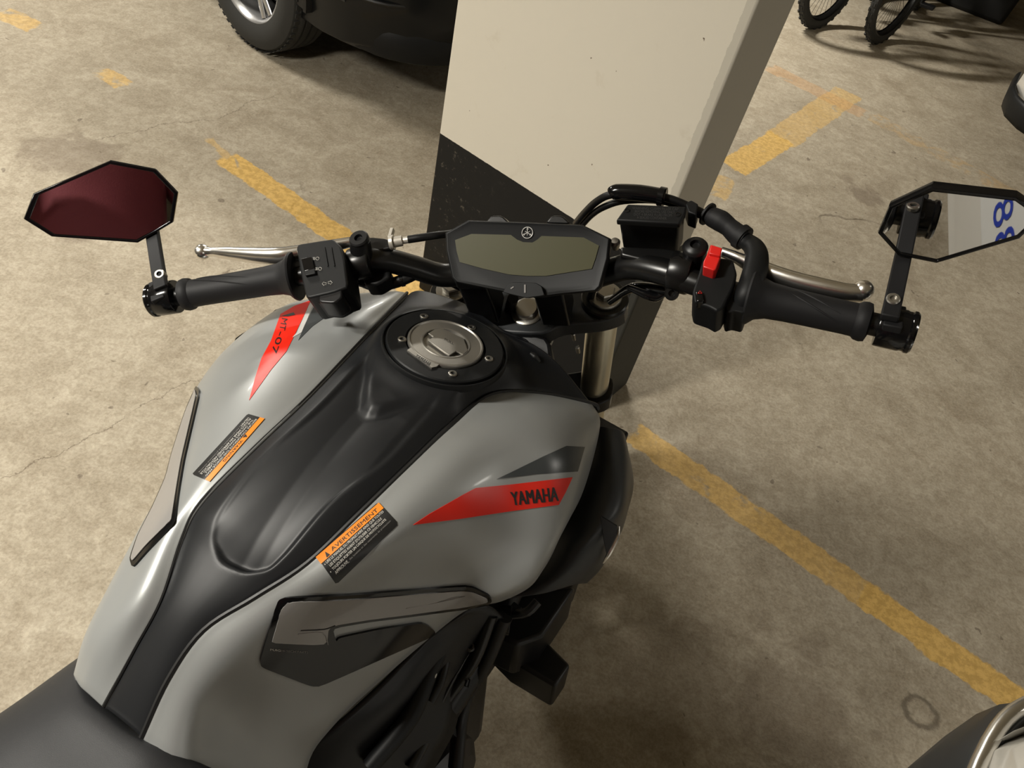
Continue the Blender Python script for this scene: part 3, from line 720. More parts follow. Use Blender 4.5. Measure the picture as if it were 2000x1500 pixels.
tgtL = A([-.12, -.34, 1.22]); tgtR = A([.575, .10, .56]) + A([*(ground(1935, 1445, .5) - ground(1870, 1400, .5))[:2] * .75, 0])
def mirror(side, poly, glass, cpx, zc, stem, boltpx, target, aim=None):
    c = PS(*cpx, zc); c = PS(*(aim or cpx), zc); n = nrm(nrm(CAM - c) + nrm(target - c)); pl = Plane(c, n)
    mb = MB(); out = [pl.at(x, y, 0) for x, y in poly]
    cc = A(out).mean(0)
    a = A(out); k = len(a)
    ring0 = a + n * .0; ring1 = cc + (a - cc) * 1.012 - n * .003; ring2 = cc + (a - cc) * 1.0 - n * .009; ring3 = cc + (a - cc) * .72 - n * .018
    inn = cc + (a - cc) * .945 + n * .0; inn2 = cc + (a - cc) * .935 - n * .0015
    mb.grid([inn2, inn, ring0, ring1, ring2, ring3], closev=True); mb.add(list(ring3), [list(range(k))], 0, False); mb.add(list(inn2), [list(range(k))], 0, False)
    hd = P(mb, 'mirror_head', 'gloss', side + ' bar-end mirror head', angle=25, bevel=.0006)
    mb = MB(); gl = [pl.at(x, y, 0) for x, y in glass]; gl = [p - n * .0010 for p in gl]; mb.prism(gl, -n * .001)
    P(mb, 'mirror_glass', 'mirror', side + ' mirror glass', parent=hd)
    # stem
    a0, a1 = stem; s = -1 if side == 'left' else 1
    p0 = PS(*a0, .158); p2 = pl.at(*a1, -.016); p1 = (p0 + p2) / 2
    d = nrm(p2 - p0); wv = nrm(FS[0] - d * (FS[0] @ d)); tv = np.cross(d, wv)
    mb = MB(); q = []
    mb.box((p0 - d * .016 + p2) / 2, [wv, d, tv], (.0155, np.linalg.norm(p2 - p0) + .016, .008))
    ctr = PS(a0[0] + (2 if s > 0 else 0), a0[1] + 28, .148); mb.box(ctr, [wv, d, tv], (.0165, .03, .016))
    st = P(mb, 'mirror_stem', 'rubber', side + ' mirror stem', bevel=.0015)
    bn = nrm(CAM - PS(*boltpx, .165)) * .5 + tv * (1 if tv @ (CAM - p0) > 0 else -1); bn = nrm(bn)
    mb = MB(); mb.lathe(PS(*boltpx, .160), bn, [(.0062, -.006), (.0062, .0025), (.0052, .0035), (.0032, .0035), (.0030, .001), (0, .001)], 24); P(mb, 'mirror_bolt', 'alloy', parent=st)
MLp = [(215,315),(304,332),(347,377),(338,434),(308,452),(269,474),(101,462),(47,428),(66,379)]
MLg = [(216,320),(300,337),(341,379),(333,430),(304,448),(266,468),(103,457),(54,427),(71,382)]
MRp = [(1820,367),(1985,386),(2008,402),(2018,440),(1991,466),(1829,514),(1754,499),(1715,456),(1737,405)]
MRg = [(1822,376),(1982,394),(2002,408),(2010,438),(1986,460),(1829,507),(1758,493),(1722,454),(1742,409)]
mirror('left', MLp, MLg, (200, 395), .215, ((312, 545), (297, 450)), (313, 537), tgtL)
mirror('right', MRp, MRg, (1860, 440), .215, ((1742, 600), (1766, 490)), (1744, 586), tgtR, aim=(1985, 432))

def shapeS(name, poly, z1, z0, mats, label=None, bevel=.002, taper=1.0, parent=None, ang=35):
    mb = MB(); mb.prism([PS(x, y, z1) for x, y in poly], FS[2] * (z0 - z1), taper=taper); return P(mb, name, mats, label, parent=parent, bevel=bevel, angle=ang)
def cyl(name, o, ax, prof, m, label=None, parent=None, seg=28, **k):
    mb = MB(); mb.lathe(o, ax, prof, seg); return P(mb, name, m, label, parent=parent, **k)
def cable(name, pts, r, m='blk', label=None, parent=None, seg=12, smooth=5, **k):
    mb = MB(); mb.tube(pts, r, seg, smooth=smooth, **k); return P(mb, name, m, label, parent=parent)
# --- left controls
sw = shapeS('left_switch_housing', roundpoly([(577,477),(650,466),(666,480),(673,505),(680,560),(650,571),(598,583),(588,540)], .14, 3), .160, .115, 'plast', 'black left switch housing', .003)
shapeS('switch_lower', roundpoly([(603,556),(680,545),(681,564),(672,580),(651,592),(620,590),(601,584)], .2, 3), .150, .118, 'plast', parent=sw, bevel=.003)
shapeS('dimmer_button', [(588,505),(608,501),(614,524),(594,530)], .1632, .158, 'gloss', parent=sw, bevel=.0008)
shapeS('pass_button', [(594,530),(614,524),(616,534),(596,538)], .1640, .158, 'plast', parent=sw, bevel=.0008)
shapeS('turn_switch', roundpoly([(622,566),(668,560),(668,580),(652,592),(622,590)], .2, 3), .158, .13, 'blk', parent=sw, bevel=.002)
for x in (632, 645): shapeS('switch_rib', [(x,482),(x+2.4,481.6),(x+9,519),(x+6.6,519.6)], .1612, .159, 'plast', parent=sw, bevel=.0004)
mb = MB()
fnS = lambda h: (lambda x, y: PS(x, y, h))
for cx, cy in ((633, 554), (645, 552)):
    s_ = -1 if cx < 640 else 1
    pts = [(cx + s_ * 4, cy), (cx, cy - 4), (cx, cy - 2), (cx - s_ * 4, cy - 2), (cx - s_ * 4, cy + 2), (cx, cy + 2), (cx, cy + 4)]
    mb.tube([PS(*p, .1608) for p in pts + pts[:1]], .0002, 4, smooth=1)
for cx, cy in ((620, 505), (625, 525)):
    mb.tube([PS(cx + 3.2 * math.cos(a), cy + 3 * math.sin(a), .1608) for a in np.linspace(0, 6.28, 12)], .0002, 4, smooth=1)
    for k in (-2, 0, 2): mb.tube([PS(cx - 9, cy + k, .1608), PS(cx - 4.5, cy + k, .1608)], .0002, 4, smooth=1)
mb.tube([PS(665, 558, .1583), PS(673, 557, .1583)], .0004, 4, smooth=1)
P(mb, 'switch_symbols', 'white_ink', 'white switch symbols', parent=sw)
perch = cyl('left_lever_perch', LS(-.165, -.040, .132), bd[-1], [(.014, -.013), (.0175, -.013), (.0185, -.011), (.0185, .011), (.0175, .013), (.014, .013)], 'blkm', 'black clutch lever perch', bevel=.001)
b0 = PS(710, 533, .118)
mb = MB(); mb.tube([b0, PS(703, 470, .158)], [.0150, .0115], 24, smooth=1); mb.lathe(PS(703, 470, .158), FS[2], [(.0115, 0), (.0115, .004), (.010, .0055), (.0048, .0055), (.0040, .002), (0, .002)], 24); P(mb, 'mirror_boss', 'blk', parent=perch)
shapeS('perch_arm', roundpoly([(678,478),(720,462),(760,466),(765,484),(728,492),(700,496)], .2, 3), .138, .122, 'blkm', parent=perch, bevel=.002)
mb = MB(); mb.tube([PS(642,512,.12), PS(700,528,.115), PS(745,525,.11)], .010, 14, smooth=4); P(mb, 'perch_clamp_bolt', 'blk', parent=perch)
shapeS('clutch_switch', roundpoly([(706,530),(760,522),(762,540),(735,556),(712,556)], .2, 3), .118, .095, 'plast', parent=perch, bevel=.003)
mb = MB(); mb.tube([PS(398,492,.146), PS(404,492,.146)], [.0085, .0085], 16, smooth=1, caps=True)
mb = MB(); mb.lathe(PS(395, 492, .146) + FS[0] * -.0, FS[2], [(0, -.0095)] + [(.0095 * math.sin(a), -.0095 * math.cos(a)) for a in np.linspace(.3, 2.85, 9)] + [(0, .0095)], 20)
mb.tube([PS(395,492,.146), PS(415,492,.146), PS(450,495,.146), PS(500,499,.147), PS(545,500,.147), PS(575,496,.145), PS(620,486,.142), PS(685,473,.138)], [.0075, .0062, .0090, .0110, .0118, .0108, .009, .007], 18, smooth=5, flat=(FS[2], .8))
P(mb, 'clutch_lever', 'chrome', 'polished alloy clutch lever with ball end')
mb = MB(); mb.tube([PS(762,474,.142), PS(770,473,.142)], .0085, 18, smooth=1); mb.tube([PS(769,473,.142), PS(786,470,.141)], .0062, 14, smooth=1); mb.tube([PS(786,470,.141), PS(799,468,.141)], .0040, 12, smooth=1)
mb.box(PS(764,457,.144), FS, (.004, .014, .006)); P(mb, 'clutch_cable_adjuster', 'zinc', 'pale metal cable adjuster', bevel=.0006)
cable('clutch_cable', [PS(797,468,.141), PS(830,463,.139), PS(870,458,.13), PS(930,455,.09), PS(985,520,.0), PS(1000,600,-.08)], .0045, 'blk', 'black clutch cable')
cable('wiring_loom', [PS(688,540,.10), PS(720,556,.098), PS(760,555,.098), PS(800,541,.098), PS(824,528,.088), PS(850,535,.06), PS(900,560,.02)], [.005, .0065, .0068, .0065, .006, .006], 'blk', 'black wiring loom under the left bar')
cable('wiring_loom', [PS(680,540,.112), PS(700,553,.11), PS(712,556,.108)], .0035, 'gloss')
for x, y in ((742, 558), (786, 547)):
    cyl('cable_tie', PS(x, y, .098), PS(x + 10, y - 2, .098) - PS(x, y, .098), [(.005, -.002), (.0078, -.002), (.0078, .002), (.005, .002)], 'gloss', seg=14)
# --- right controls
sr = shapeS('right_switch_housing', roundpoly([(1374,500),(1432,505),(1440,535),(1432,562),(1412,602),(1400,608),(1386,600),(1356,590),(1352,570),(1364,535)], .18, 3), .158, .118, 'plast', 'black right switch housing', .003)
pk = [(1388,477),(1410,484),(1406,505),(1398,526),(1394,528),(1373,521),(1374,510),(1380,498)]
shapeS('kill_switch', pk, .172, .155, 'kill', 'red engine stop switch', .0015, parent=sr)
shapeS('kill_switch_rocker', [(1389,477),(1411,484),(1407,500),(1384,495)], .1755, .165, 'kill', 'red rocker face', .0012, parent=sr)
shapeS('starter_button', [(1358,568),(1372,567),(1376,588),(1360,590)], .1625, .15, 'gloss', parent=sr, bevel=.002)
mb = MB(); mb.tube([PS(1363,573,.163), PS(1367,568,.163), PS(1371,573,.163), PS(1363,573,.163)], .0003, 4, smooth=1); P(mb, 'switch_symbols', 'kill', parent=sr)
shapeS('throttle_tube_clamp', roundpoly([(1424,560),(1460,545),(1462,590),(1454,612),(1434,607),(1420,611),(1416,596)], .22, 3), .148, .112, 'plast', 'black throttle housing', .003)
mb = MB(); mb.tube([PS(1442,464,.145), PS(1462,474,.147), PS(1475,488,.149), PS(1478,510,.152), PS(1470,545,.153), PS(1458,575,.150), PS(1448,596,.142)], [.0085, .0095, .011, .0118, .012, .0115, .010], 20, smooth=6, flat=(FS[0], .85))
P(mb, 'throttle_cable_guide', 'plast', 'curved black throttle cable guide')
mb = MB(); mb.tube([PS(1380,417,.148), PS(1392,424,.148), PS(1408,432,.148), PS(1424,444,.147), PS(1440,458,.146), PS(1456,468,.146)], [.0082, .0105, .0112, .0098, .0112, .0108], 20, smooth=5)
mb.lathe(PS(1382,418,.148), PS(1395,426,.148) - PS(1382,418,.148), [(.008, -.001), (.0125, -.001), (.0125, .0012), (.008, .0012)], 20)
mb.lathe(PS(1450,464,.146), PS(1460,471,.146) - PS(1450,464,.146), [(.010, -.004), (.0132, -.004), (.0128, .003), (.010, .003)], 20)
P(mb, 'cable_boot', 'rubber', 'black rubber boot over the throttle cables')
cable('throttle_cable', [PS(1125,436,.08), PS(1140,418,.12), PS(1165,394,.15), PS(1195,380,.165), PS(1245,381,.168), PS(1300,386,.166), PS(1345,403,.158), PS(1385,422,.149)], .0042, 'blk', 'upper black throttle cable')
cable('throttle_cable', [PS(1138,438,.08), PS(1155,420,.12), PS(1180,404,.145), PS(1220,392,.155), PS(1290,392,.157), PS(1345,410,.152), PS(1385,428,.146)], .0038, 'blk', 'lower black throttle cable')
mb = MB(); mb.tube([PS(1192,380,.166), PS(1204,375,.168), PS(1250,377,.169), PS(1300,385,.167)], [.0062, .0085, .0088, .0085], 18, smooth=4)
mb.lathe(PS(1293,384,.167), PS(1302,386,.167) - PS(1293,384,.167), [(.006, -.003), (.0102, -.003), (.0102, .003), (.006, .003)], 18); P(mb, 'cable_sleeve', 'gloss', 'glossy black cable sleeve')
shapeS('cable_bracket', [(1338,396),(1350,390),(1364,398),(1360,420),(1344,414)], .163, .14, 'plast', 'black cable bracket', .0015)
# brake master cylinder and fluid reservoir
rtop = .176
lid = [(1225,397),(1341,403),(1337,425),(1328,437),(1206,429),(1202,431)]
lid = [(1226,398),(1341,403),(1338,418),(1327,437),(1203,430)]
rs = shapeS('brake_fluid_reservoir', lid, rtop, rtop - .008, 'plast', 'black brake fluid reservoir', .0018)
ctr = A([PS(x, y, rtop - .008) for x, y in lid]).mean(0)
mb = MB(); mb.prism([ctr + (PS(x, y, rtop - .008) - ctr) * .95 for x, y in lid], -FS[2] * .050, taper=.95); P(mb, 'reservoir_body', 'blk', parent=rs, bevel=.003)
mb = MB()
for i, (t, a, b, c, d) in enumerate((('WARNING: CLEAN FILLER CAP', 1235, 1325, 404, 409), ('BEFORE REMOVING. USE ONLY', 1240, 1318, 410, 415), ('DOT 4 BRAKE FLUID FROM', 1238, 1312, 416, 421), ('A SEALED CONTAINER', 1244, 1302, 422, 427))):
    text_on(mb, t, [(a, d), (b, d + 2), (b, c + 2), (a, c)], fnS(rtop + .0003), 0, .02)
P(mb, 'reservoir_lettering', 'emboss', 'embossed lettering on the lid', parent=rs)
for x, y in ((1225, 411), (1324, 419)): cyl('lid_screw', PS(x, y, rtop), FS[2], [(.0030, -.001), (.0030, .0006), (.0020, .0008), (.0012, -.0006), (0, -.0006)], 'blkm', parent=rs, seg=14)
shapeS('brake_master_cylinder', roundpoly([(1210,480),(1300,484),(1345,492),(1352,520),(1310,522),(1240,505),(1212,498)], .2, 3), .142, .115, 'blkm', 'black brake master cylinder', .004)
pr_ = cyl('right_lever_perch', LS(.196, -.042, .134), bd[1], [(.014, -.011), (.0205, -.011), (.0215, -.009), (.0215, .009), (.0205, .011), (.014, .011)], 'blkm', 'black brake lever clamp')
for x, y in ((1322, 513), (1312, 573)): cyl('clamp_bolt', PS(x, y, .152 if y < 540 else .128), nrm(CAM - PS(x, y, .15)), [(.0075, -.012), (.0075, .0), (.0065, .0015), (.0035, .0015), (.003, -.002), (0, -.002)], 'blkm', parent=pr_, seg=20)
mb = MB(); mb.tube([PS(1352,532,.120), PS(1358,486,.158)], [.0140, .0118], 24, smooth=1); mb.lathe(PS(1358,484,.158), FS[2], [(.0118, 0), (.0130, .001), (.0118, .003), (.0100, .0045), (.0055, .006), (.0050, .002), (0, .002)], 24); P(mb, 'mirror_boss', 'blk', parent=pr_)
mb = MB(); mb.tube([PS(1410,492,.136), PS(1440,504,.138), PS(1480,524,.140), PS(1540,546,.141), PS(1600,561,.142), PS(1650,571,.142), PS(1685,573,.142)], [.006, .007, .0105, .0110, .0108, .0102, .0098], 18, smooth=5, flat=(FS[2], .8))
mb.lathe(PS(1686, 567, .144), FS[2], [(0, -.0098)] + [(.0098 * math.sin(a), -.0098 * math.cos(a)) for a in np.linspace(.3, 2.85, 9)] + [(0, .0098)], 20)
P(mb, 'brake_lever', 'chrome', 'polished alloy brake lever with rounded end')
cable('brake_hose', [PS(1245,500,.125), PS(1215,520,.11), PS(1190,540,.08), PS(1160,560,.04), PS(1150,620,-.06), PS(1160,700,-.2)], .0048, 'blk', 'black brake hose')
mb = MB(); mb.tube([PS(1190,590,.06), PS(1235,562,.085), PS(1290,565,.098), PS(1320,575,.105)], [.004, .0055, .0055, .004], 12, smooth=5); mb.tube([PS(1225,560,.095), PS(1262,575,.092), PS(1282,580,.09), PS(1300,572,.095)], [.003, .0055, .0055, .003], 12, smooth=5)
P(mb, 'wiring_loom', 'gloss', 'black wiring under the right bar')
cyl('hose_fitting', PS(1201,473,.13), FS[2], [(.004, -.01), (.0055, -.004), (.0060, 0), (.004, .003), (0, .004)], 'alloy', seg=16)

# --- instrument cluster
gp = Plane(PS(1030, 500, .140), nrm(FS[2] * .86 - FS[1] * .50))
out = [(869,455),(914,430),(1030,434),(1138,439),(1193,466),(1189,505),(1174,560),(1166,568),(1100,574),(1056,580),(1020,580),(984,570),(890,551),(882,542),(871,490)]
mb = MB(); a = A([gp.at(x, y) for x, y in out]); c = a.mean(0); n = gp.n
rg = [c + (a - c) * .90 + n * .0, c + (a - c) * .975 + n * .0015, c + (a - c) * 1.0 - n * .001, c + (a - c) * 1.0 - n * .010, c + (a - c) * .90 - n * .020, c + (a - c) * .6 - n * .028]
mb.grid(rg, closev=True); mb.add(list(rg[0]), [list(range(len(a)))], 0, False); mb.add(list(rg[-1]), [list(range(len(a)))], 0, False)
ga = P(mb, 'instrument_cluster', 'plast', 'black instrument cluster', angle=28, bevel=.0006)
lc = [(889,469),(921,457),(998,459),(1010,468),(1022,473),(1040,474),(1050,468),(1058,461),(1140,464),(1170,480),(1163,505),(1156,525),(1110,532),(1066,539),(1030,539),(994,536),(945,525),(898,512),(892,490)]
mb = MB(); mb.prism([gp.at(x, y, .0003) for x, y in lc], gp.n * .0006); P(mb, 'display_screen', 'lcd', 'olive grey unlit display', parent=ga)
mb = MB(); ec = gp.at(1030, 454.5, .0014); eu, ev = gp.axes(FS[0]); er = .0060
mb.tube([ec + (eu * math.cos(t) + ev * math.sin(t)) * er for t in np.linspace(0, 2 * math.pi, 33)], .00042, 6, smooth=1)
for k in range(3):
    t = math.radians(90 + 120 * k); d = eu * math.cos(t) + ev * math.sin(t); e_ = -eu * math.sin(t) + ev * math.cos(t)
    mb.tube([ec, ec + d * er * .95], .0004, 6, smooth=1)
    mb.tube([ec + d * er * .62 - e_ * .0012, ec + d * er * .78, ec + d * er * .62 + e_ * .0012], .0003, 6, smooth=1)
    t2 = t + math.radians(60); d2 = eu * math.cos(t2) + ev * math.sin(t2); mb.tube([ec + d2 * er * .12, ec + d2 * er * .5], .00028, 6, smooth=1)
P(mb, 'maker_emblem', 'whited', 'round tuning fork emblem', parent=ga)
mb = MB(); mb.prism(roundpoly([gp.at(x, y, .0005) for x, y in ((984,572),(994,556),(1004,552),(1048,553),(1060,560),(1066,578),(1030,583))], .15, 3), gp.n * .006); P(mb, 'select_button', 'plast', parent=ga, bevel=.002)
mb = MB(); mb.prism([gp.at(x, y, .0066) for x, y in ((1024,556),(1027,556),(1027,572),(1024,572))], gp.n * .0008); mb.prism([gp.at(x, y, .0066) for x, y in ((997,563),(1003,559),(1004,561),(998,565))], gp.n * .0006); P(mb, 'button_mark', 'grey_ink', parent=ga)
for x in (968, 1086):
    mb = MB(); mb.prism(roundpoly([gp.at(x + dx, y, -.010) for dx, y in ((-22, 436), (-8, 421), (12, 421), (30, 438))], .15, 2), -gp.n * .02)
    P(mb, 'cluster_bracket', 'blkm', bevel=.0015)

# --- triple clamps, fork, stem
FD = nrm(PS(1178, 575, 0) - PS(1153, 790, -.26))
tcp = roundpoly([LS(*q) for q in ((-.128,.03,-.004),(-.10,.045,-.004),(-.04,.03,-.004),(.04,.03,-.004),(.10,.045,-.004),(.128,.03,-.004),(.128,-.005,-.004),(.10,-.018,-.004),(.05,-.025,-.004),(.03,-.04,-.004),(-.03,-.04,-.004),(-.05,-.025,-.004),(-.10,-.018,-.004),(-.128,-.005,-.004))], .3, 3)
mb = MB(); mb.prism(tcp, -FS[2] * .026); tcl = P(mb, 'upper_fork_clamp', 'shroud', 'dark grey upper fork clamp', bevel=.003)
mb = MB(); mb.prism([p - FD * .20 for p in tcp], -FD * .03); P(mb, 'lower_fork_clamp', 'blkm', bevel=.003)
cyl('stem_nut', LS(.004, -.008, -.006), FS[2], [(.021, 0), (.021, .004), (.0195, .005), (.0150, .005), (.0150, .010), (.0135, .012), (0, .012)], 'alloy', 'alloy steering stem nut', seg=32)
SA = [(s_, LS(s_ * .1005, .016, 0)) for s_ in (-1, 1)]
for s_, o in SA:
    leg = cyl('fork_tube', o - FD * .46, FD, [(.0205, 0), (.0205, .462), (.019, .465), (0, .465)], 'fork', 'chromed %s fork tube' % ('left' if s_ < 0 else 'right'), seg=36)
    cyl('fork_collar', o - FD * .006, FD, [(.0205, -.022), (.0285, -.022), (.030, -.020), (.030, .004), (.0285, .006), (.022, .006)], 'blkm', seg=36, parent=leg)
    cyl('fork_cap', o, FD, [(.0212, 0), (.0212, .004), (.0202, .0055), (.0130, .0055), (.0130, .006)], 'alloy', 'alloy fork cap', seg=36, parent=leg)
    cyl('cap_hex', o + FD * .0055, FD, [(.0125, 0), (.0125, .007), (.0110, .0085), (0, .0085)], 'alloy', seg=6, parent=leg, angle=20)
    cyl('fork_slider', o - FD * .80, FD, [(.022, 0), (.026, .03), (.026, .33), (.030, .34), (.031, .36), (.028, .38), (.0215, .385)], 'blkm', 'black %s fork slider' % ('left' if s_ < 0 else 'right'), seg=32)
cyl('headstock', LB(0, -.01, -.03) - FB[1] * 0, -FS[2], [(.03, 0), (.033, .01), (.033, .18), (.03, .19)], 'blk', seg=28)
# headlight ahead of the clamps
mb = MB(); hp = [LS(x, y, z) for x, y, z in ((-.09,.11,-.06),(-.05,.11,-.035),(.05,.11,-.035),(.09,.11,-.06),(.075,.14,-.13),(.0,.145,-.17),(-.075,.14,-.13))]
mb.prism(hp, -FS[1] * .08, taper=.7); P(mb, 'headlight_housing', 'plast', 'black headlight housing', bevel=.008)
mb = MB(); c = A(hp).mean(0); mb.prism([c + (p - c) * .85 + FS[1] * .001 for p in hp], FS[1] * .006, taper=.8); P(mb, 'headlight_lens', 'glass', bevel=.003)
# clutter between tank and fork
def clut(name, pts, r, m='blk', label=None): return cable(name, [LB(*q) for q in pts], r, m, label)
clut('frame_spar', [(.05,-.05,-.10),(.12,-.12,-.22),(.15,-.28,-.36),(.14,-.5,-.44)], .022, 'blk', 'black right frame spar')
clut('frame_spar', [(-.05,-.05,-.10),(-.12,-.12,-.22),(-.15,-.28,-.36),(-.14,-.5,-.44)], .022, 'blk', 'black left frame spar')
clut('coolant_hose', [(.06,.0,-.12),(.10,-.02,-.20),(.12,-.06,-.30)], .014, 'blk')
cable('ignition_loom', [PS(1002,583,.03), PS(992,615,-.02), PS(985,650,-.05), PS(1000,700,-.1)], .007, 'blk', 'black loom beside the stem nut')
mb = MB(); mb.prism(roundpoly([LS(*q) for q in ((-.035,-.035,-.012),(.035,-.035,-.012),(.045,-.075,-.03),(.0,-.088,-.035),(-.04,-.07,-.03))], .25, 3), -FS[2] * .05); P(mb, 'ignition_housing', 'blk', 'black ignition housing', bevel=.005)
cyl('ignition_ring', PS(1052, 660, -.03), FS[2], [(.014, -.004), (.019, -.004), (.020, -.001), (.019, .002), (.012, .002), (.011, -.004)], 'alloy', 'alloy ring ahead of the tank', seg=24)
cyl('stop_bolt', PS(982, 632, -.03), FS[2], [(.006, -.01), (.006, .004), (0, .005)], 'chrome', seg=12)
for q, r in (((1068, 648, -.02), .005), ((1120, 655, -.03), .0025), ((1128, 680, -.05), .003)): cyl('small_bolt', PS(*q), FS[2], [(r, -.01), (r, .002), (r * .7, .003), (0, .003)], 'alloy', seg=10)
mb = MB(); mb.prism([LB(*q) for q in ((-.16,.02,-.16),(.16,.02,-.16),(.16,-.04,-.5),(-.16,-.04,-.5))], FB[1] * .03); P(mb, 'radiator', 'blk', 'black radiator', bevel=.004)

# right flank below the tank
SHR = [
[(915,1192,-.215),(955,1185,-.23),(985,1210,-.26)],
[(849,1236,-.235),(890,1240,-.25),(945,1250,-.29)],
[(790,1290,-.25),(840,1300,-.27),(925,1300,-.33)],
[(725,1352,-.265),(790,1370,-.29),(905,1345,-.36)],
[(651,1419,-.28),(740,1430,-.31),(890,1420,-.38)],
[(560,1480,-.30),(690,1490,-.33),(860,1480,-.40)],
[(470,1550,-.32),(620,1560,-.35),(810,1570,-.42)]]
G = splgrid(lock(SHR), 5, 5); mb = MB(); mb.grid(G); P(mb, 'frame_cover', 'blk', 'black frame cover under the tank', thick=.006, angle=50)
for pts, r, m in (([(905,1215,-.25),(850,1290,-.28),(800,1400,-.31),(720,1500,-.33)], [.004, .010, .012, .010], 'plast'), ([(960,1200,-.25),(925,1290,-.31),(870,1370,-.36),(800,1500,-.38)], .008, 'blkm'), ([(940,1230,-.28),(880,1330,-.33),(830,1430,-.37),(760,1530,-.40)], .005, 'gloss'),
                  ([(985,1205,-.26),(950,1290,-.33),(905,1380,-.40),(890,1500,-.44)], .010, 'blk'), ([(870,1290,-.29),(860,1330,-.30),(840,1370,-.31)], .006, 'blk')):
    cable('frame_tube', [PB(*q) for q in pts], r, m)
for q in ((842, 1316, -.285), (865, 1325, -.32), (918, 1262, -.29)): cyl('frame_bolt', PB(*q), nrm(CAM - PB(*q)), [(.007, -.01), (.007, .002), (.005, .004), (.003, .004), (.002, .001), (0, .001)], 'alloy' if q[0] == 842 else 'blkm', seg=16)
mb = MB(); mb.tube([PB(938,1205,-.28), PB(965,1208,-.28), PB(997,1212,-.28)], [.012, .018, .018], 22, smooth=3); P(mb, 'hose_joint', 'blk', 'black rubber joint', bevel=.001)
mb = MB(); mb.tube([PB(1000,1200,-.28), PB(1030,1195,-.26), PB(1050,1175,-.25)], .006, 10, smooth=3); mb.box(PB(1005,1192,-.275), FB, (.012, .012, .012)); P(mb, 'hose_clip', 'shroud')
mb = MB(); mb.tube([PB(912,1325,-.33), PB(918,1328,-.33), PB(914,1342,-.33), PB(908,1340,-.33), PB(912,1325,-.33)], .0012, 6, smooth=1); P(mb, 'wire_loop', 'blk')
# frame slider block
dsl = nrm(PB(1110,1300,-.42) - PB(1000,1225,-.42))
mb = MB(); mb.prism([PB(*q, -.40) for q in ((955,1245),(1058,1240),(1115,1298),(1086,1341),(1003,1292))], -FB[2] * .06); P(mb, 'frame_slider', 'blk', 'black block jutting from the right flank', bevel=.005)
mb = MB(); mb.prism([PB(*q, -.34) for q in ((1045,1150),(1125,1145),(1060,1242),(1010,1260),(960,1235),(990,1180))], -FB[2] * .08); P(mb, 'radiator_side_cover', 'blk', bevel=.006)
mb = MB(); mb.box(PB(838,1430,-.45), FB, (.03, .06, .04)); mb.tube([PB(815,1440,-.42), PB(838,1425,-.42), PB(855,1445,-.42)], .006, 10, smooth=3); P(mb, 'brake_pedal_link', 'rust', 'brown and metal linkage')
mb = MB(); mb.tube([PB(870,1440,-.42), PB(880,1395,-.42), PB(885,1360,-.42)], .016, 12, smooth=3); P(mb, 'engine_cover_edge', 'blk')
cyl('linkage_bolt', PB(847,1408,-.42), nrm(CAM - PB(847,1408,-.42)), [(.006, -.01), (.006, .002), (0, .004)], 'alloy', seg=8)
# engine, exhaust, swingarm, wheels: the rest of the machine
mb = MB(); mb.box(LB(0, -.38, -.52), FB, (.30, .34, .24)); mb.box(LB(0, -.20, -.42), [FB[0], nrm(FB[1] * .9 + FB[2] * .4), nrm(FB[2] * .9 - FB[1] * .4)], (.26, .18, .22)); eng = P(mb, 'engine_block', 'wrench', 'dark engine block', bevel=.02)
for s_ in (-1, 1): cyl('crankcase_cover', LB(s_ * .15, -.36, -.55), FB[0] * s_, [(.09, -.01), (.09, .02), (.075, .035), (0, .038)], 'wrench', parent=eng, seg=32)
for x in (-.06, .06): cable('exhaust_header', [LB(x, -.14, -.46), LB(x, -.06, -.56), LB(x * .8, -.10, -.68), LB(x * .5, -.35, -.72), LB(.05, -.6, -.70)], .019, 'wrench')
cable('exhaust_muffler', [LB(.08, -.58, -.70), LB(.13, -.72, -.69), LB(.16, -.95, -.62)], [.03, .05, .045], 'blk', 'black muffler', seg=20)
def zb_for(x, y, zw):      # height in the bike frame that gives world height zw
    return (zw - N0[2] - x * FB[0][2] - y * FB[1][2]) / FB[2][2]
RA = LB(0, -1.05, zb_for(0, -1.05, .300))
Lf = (N0[2] + .016 * FS[1][2] - .285) / FD[2]; FA = LS(0, .016, 0) - FD * Lf
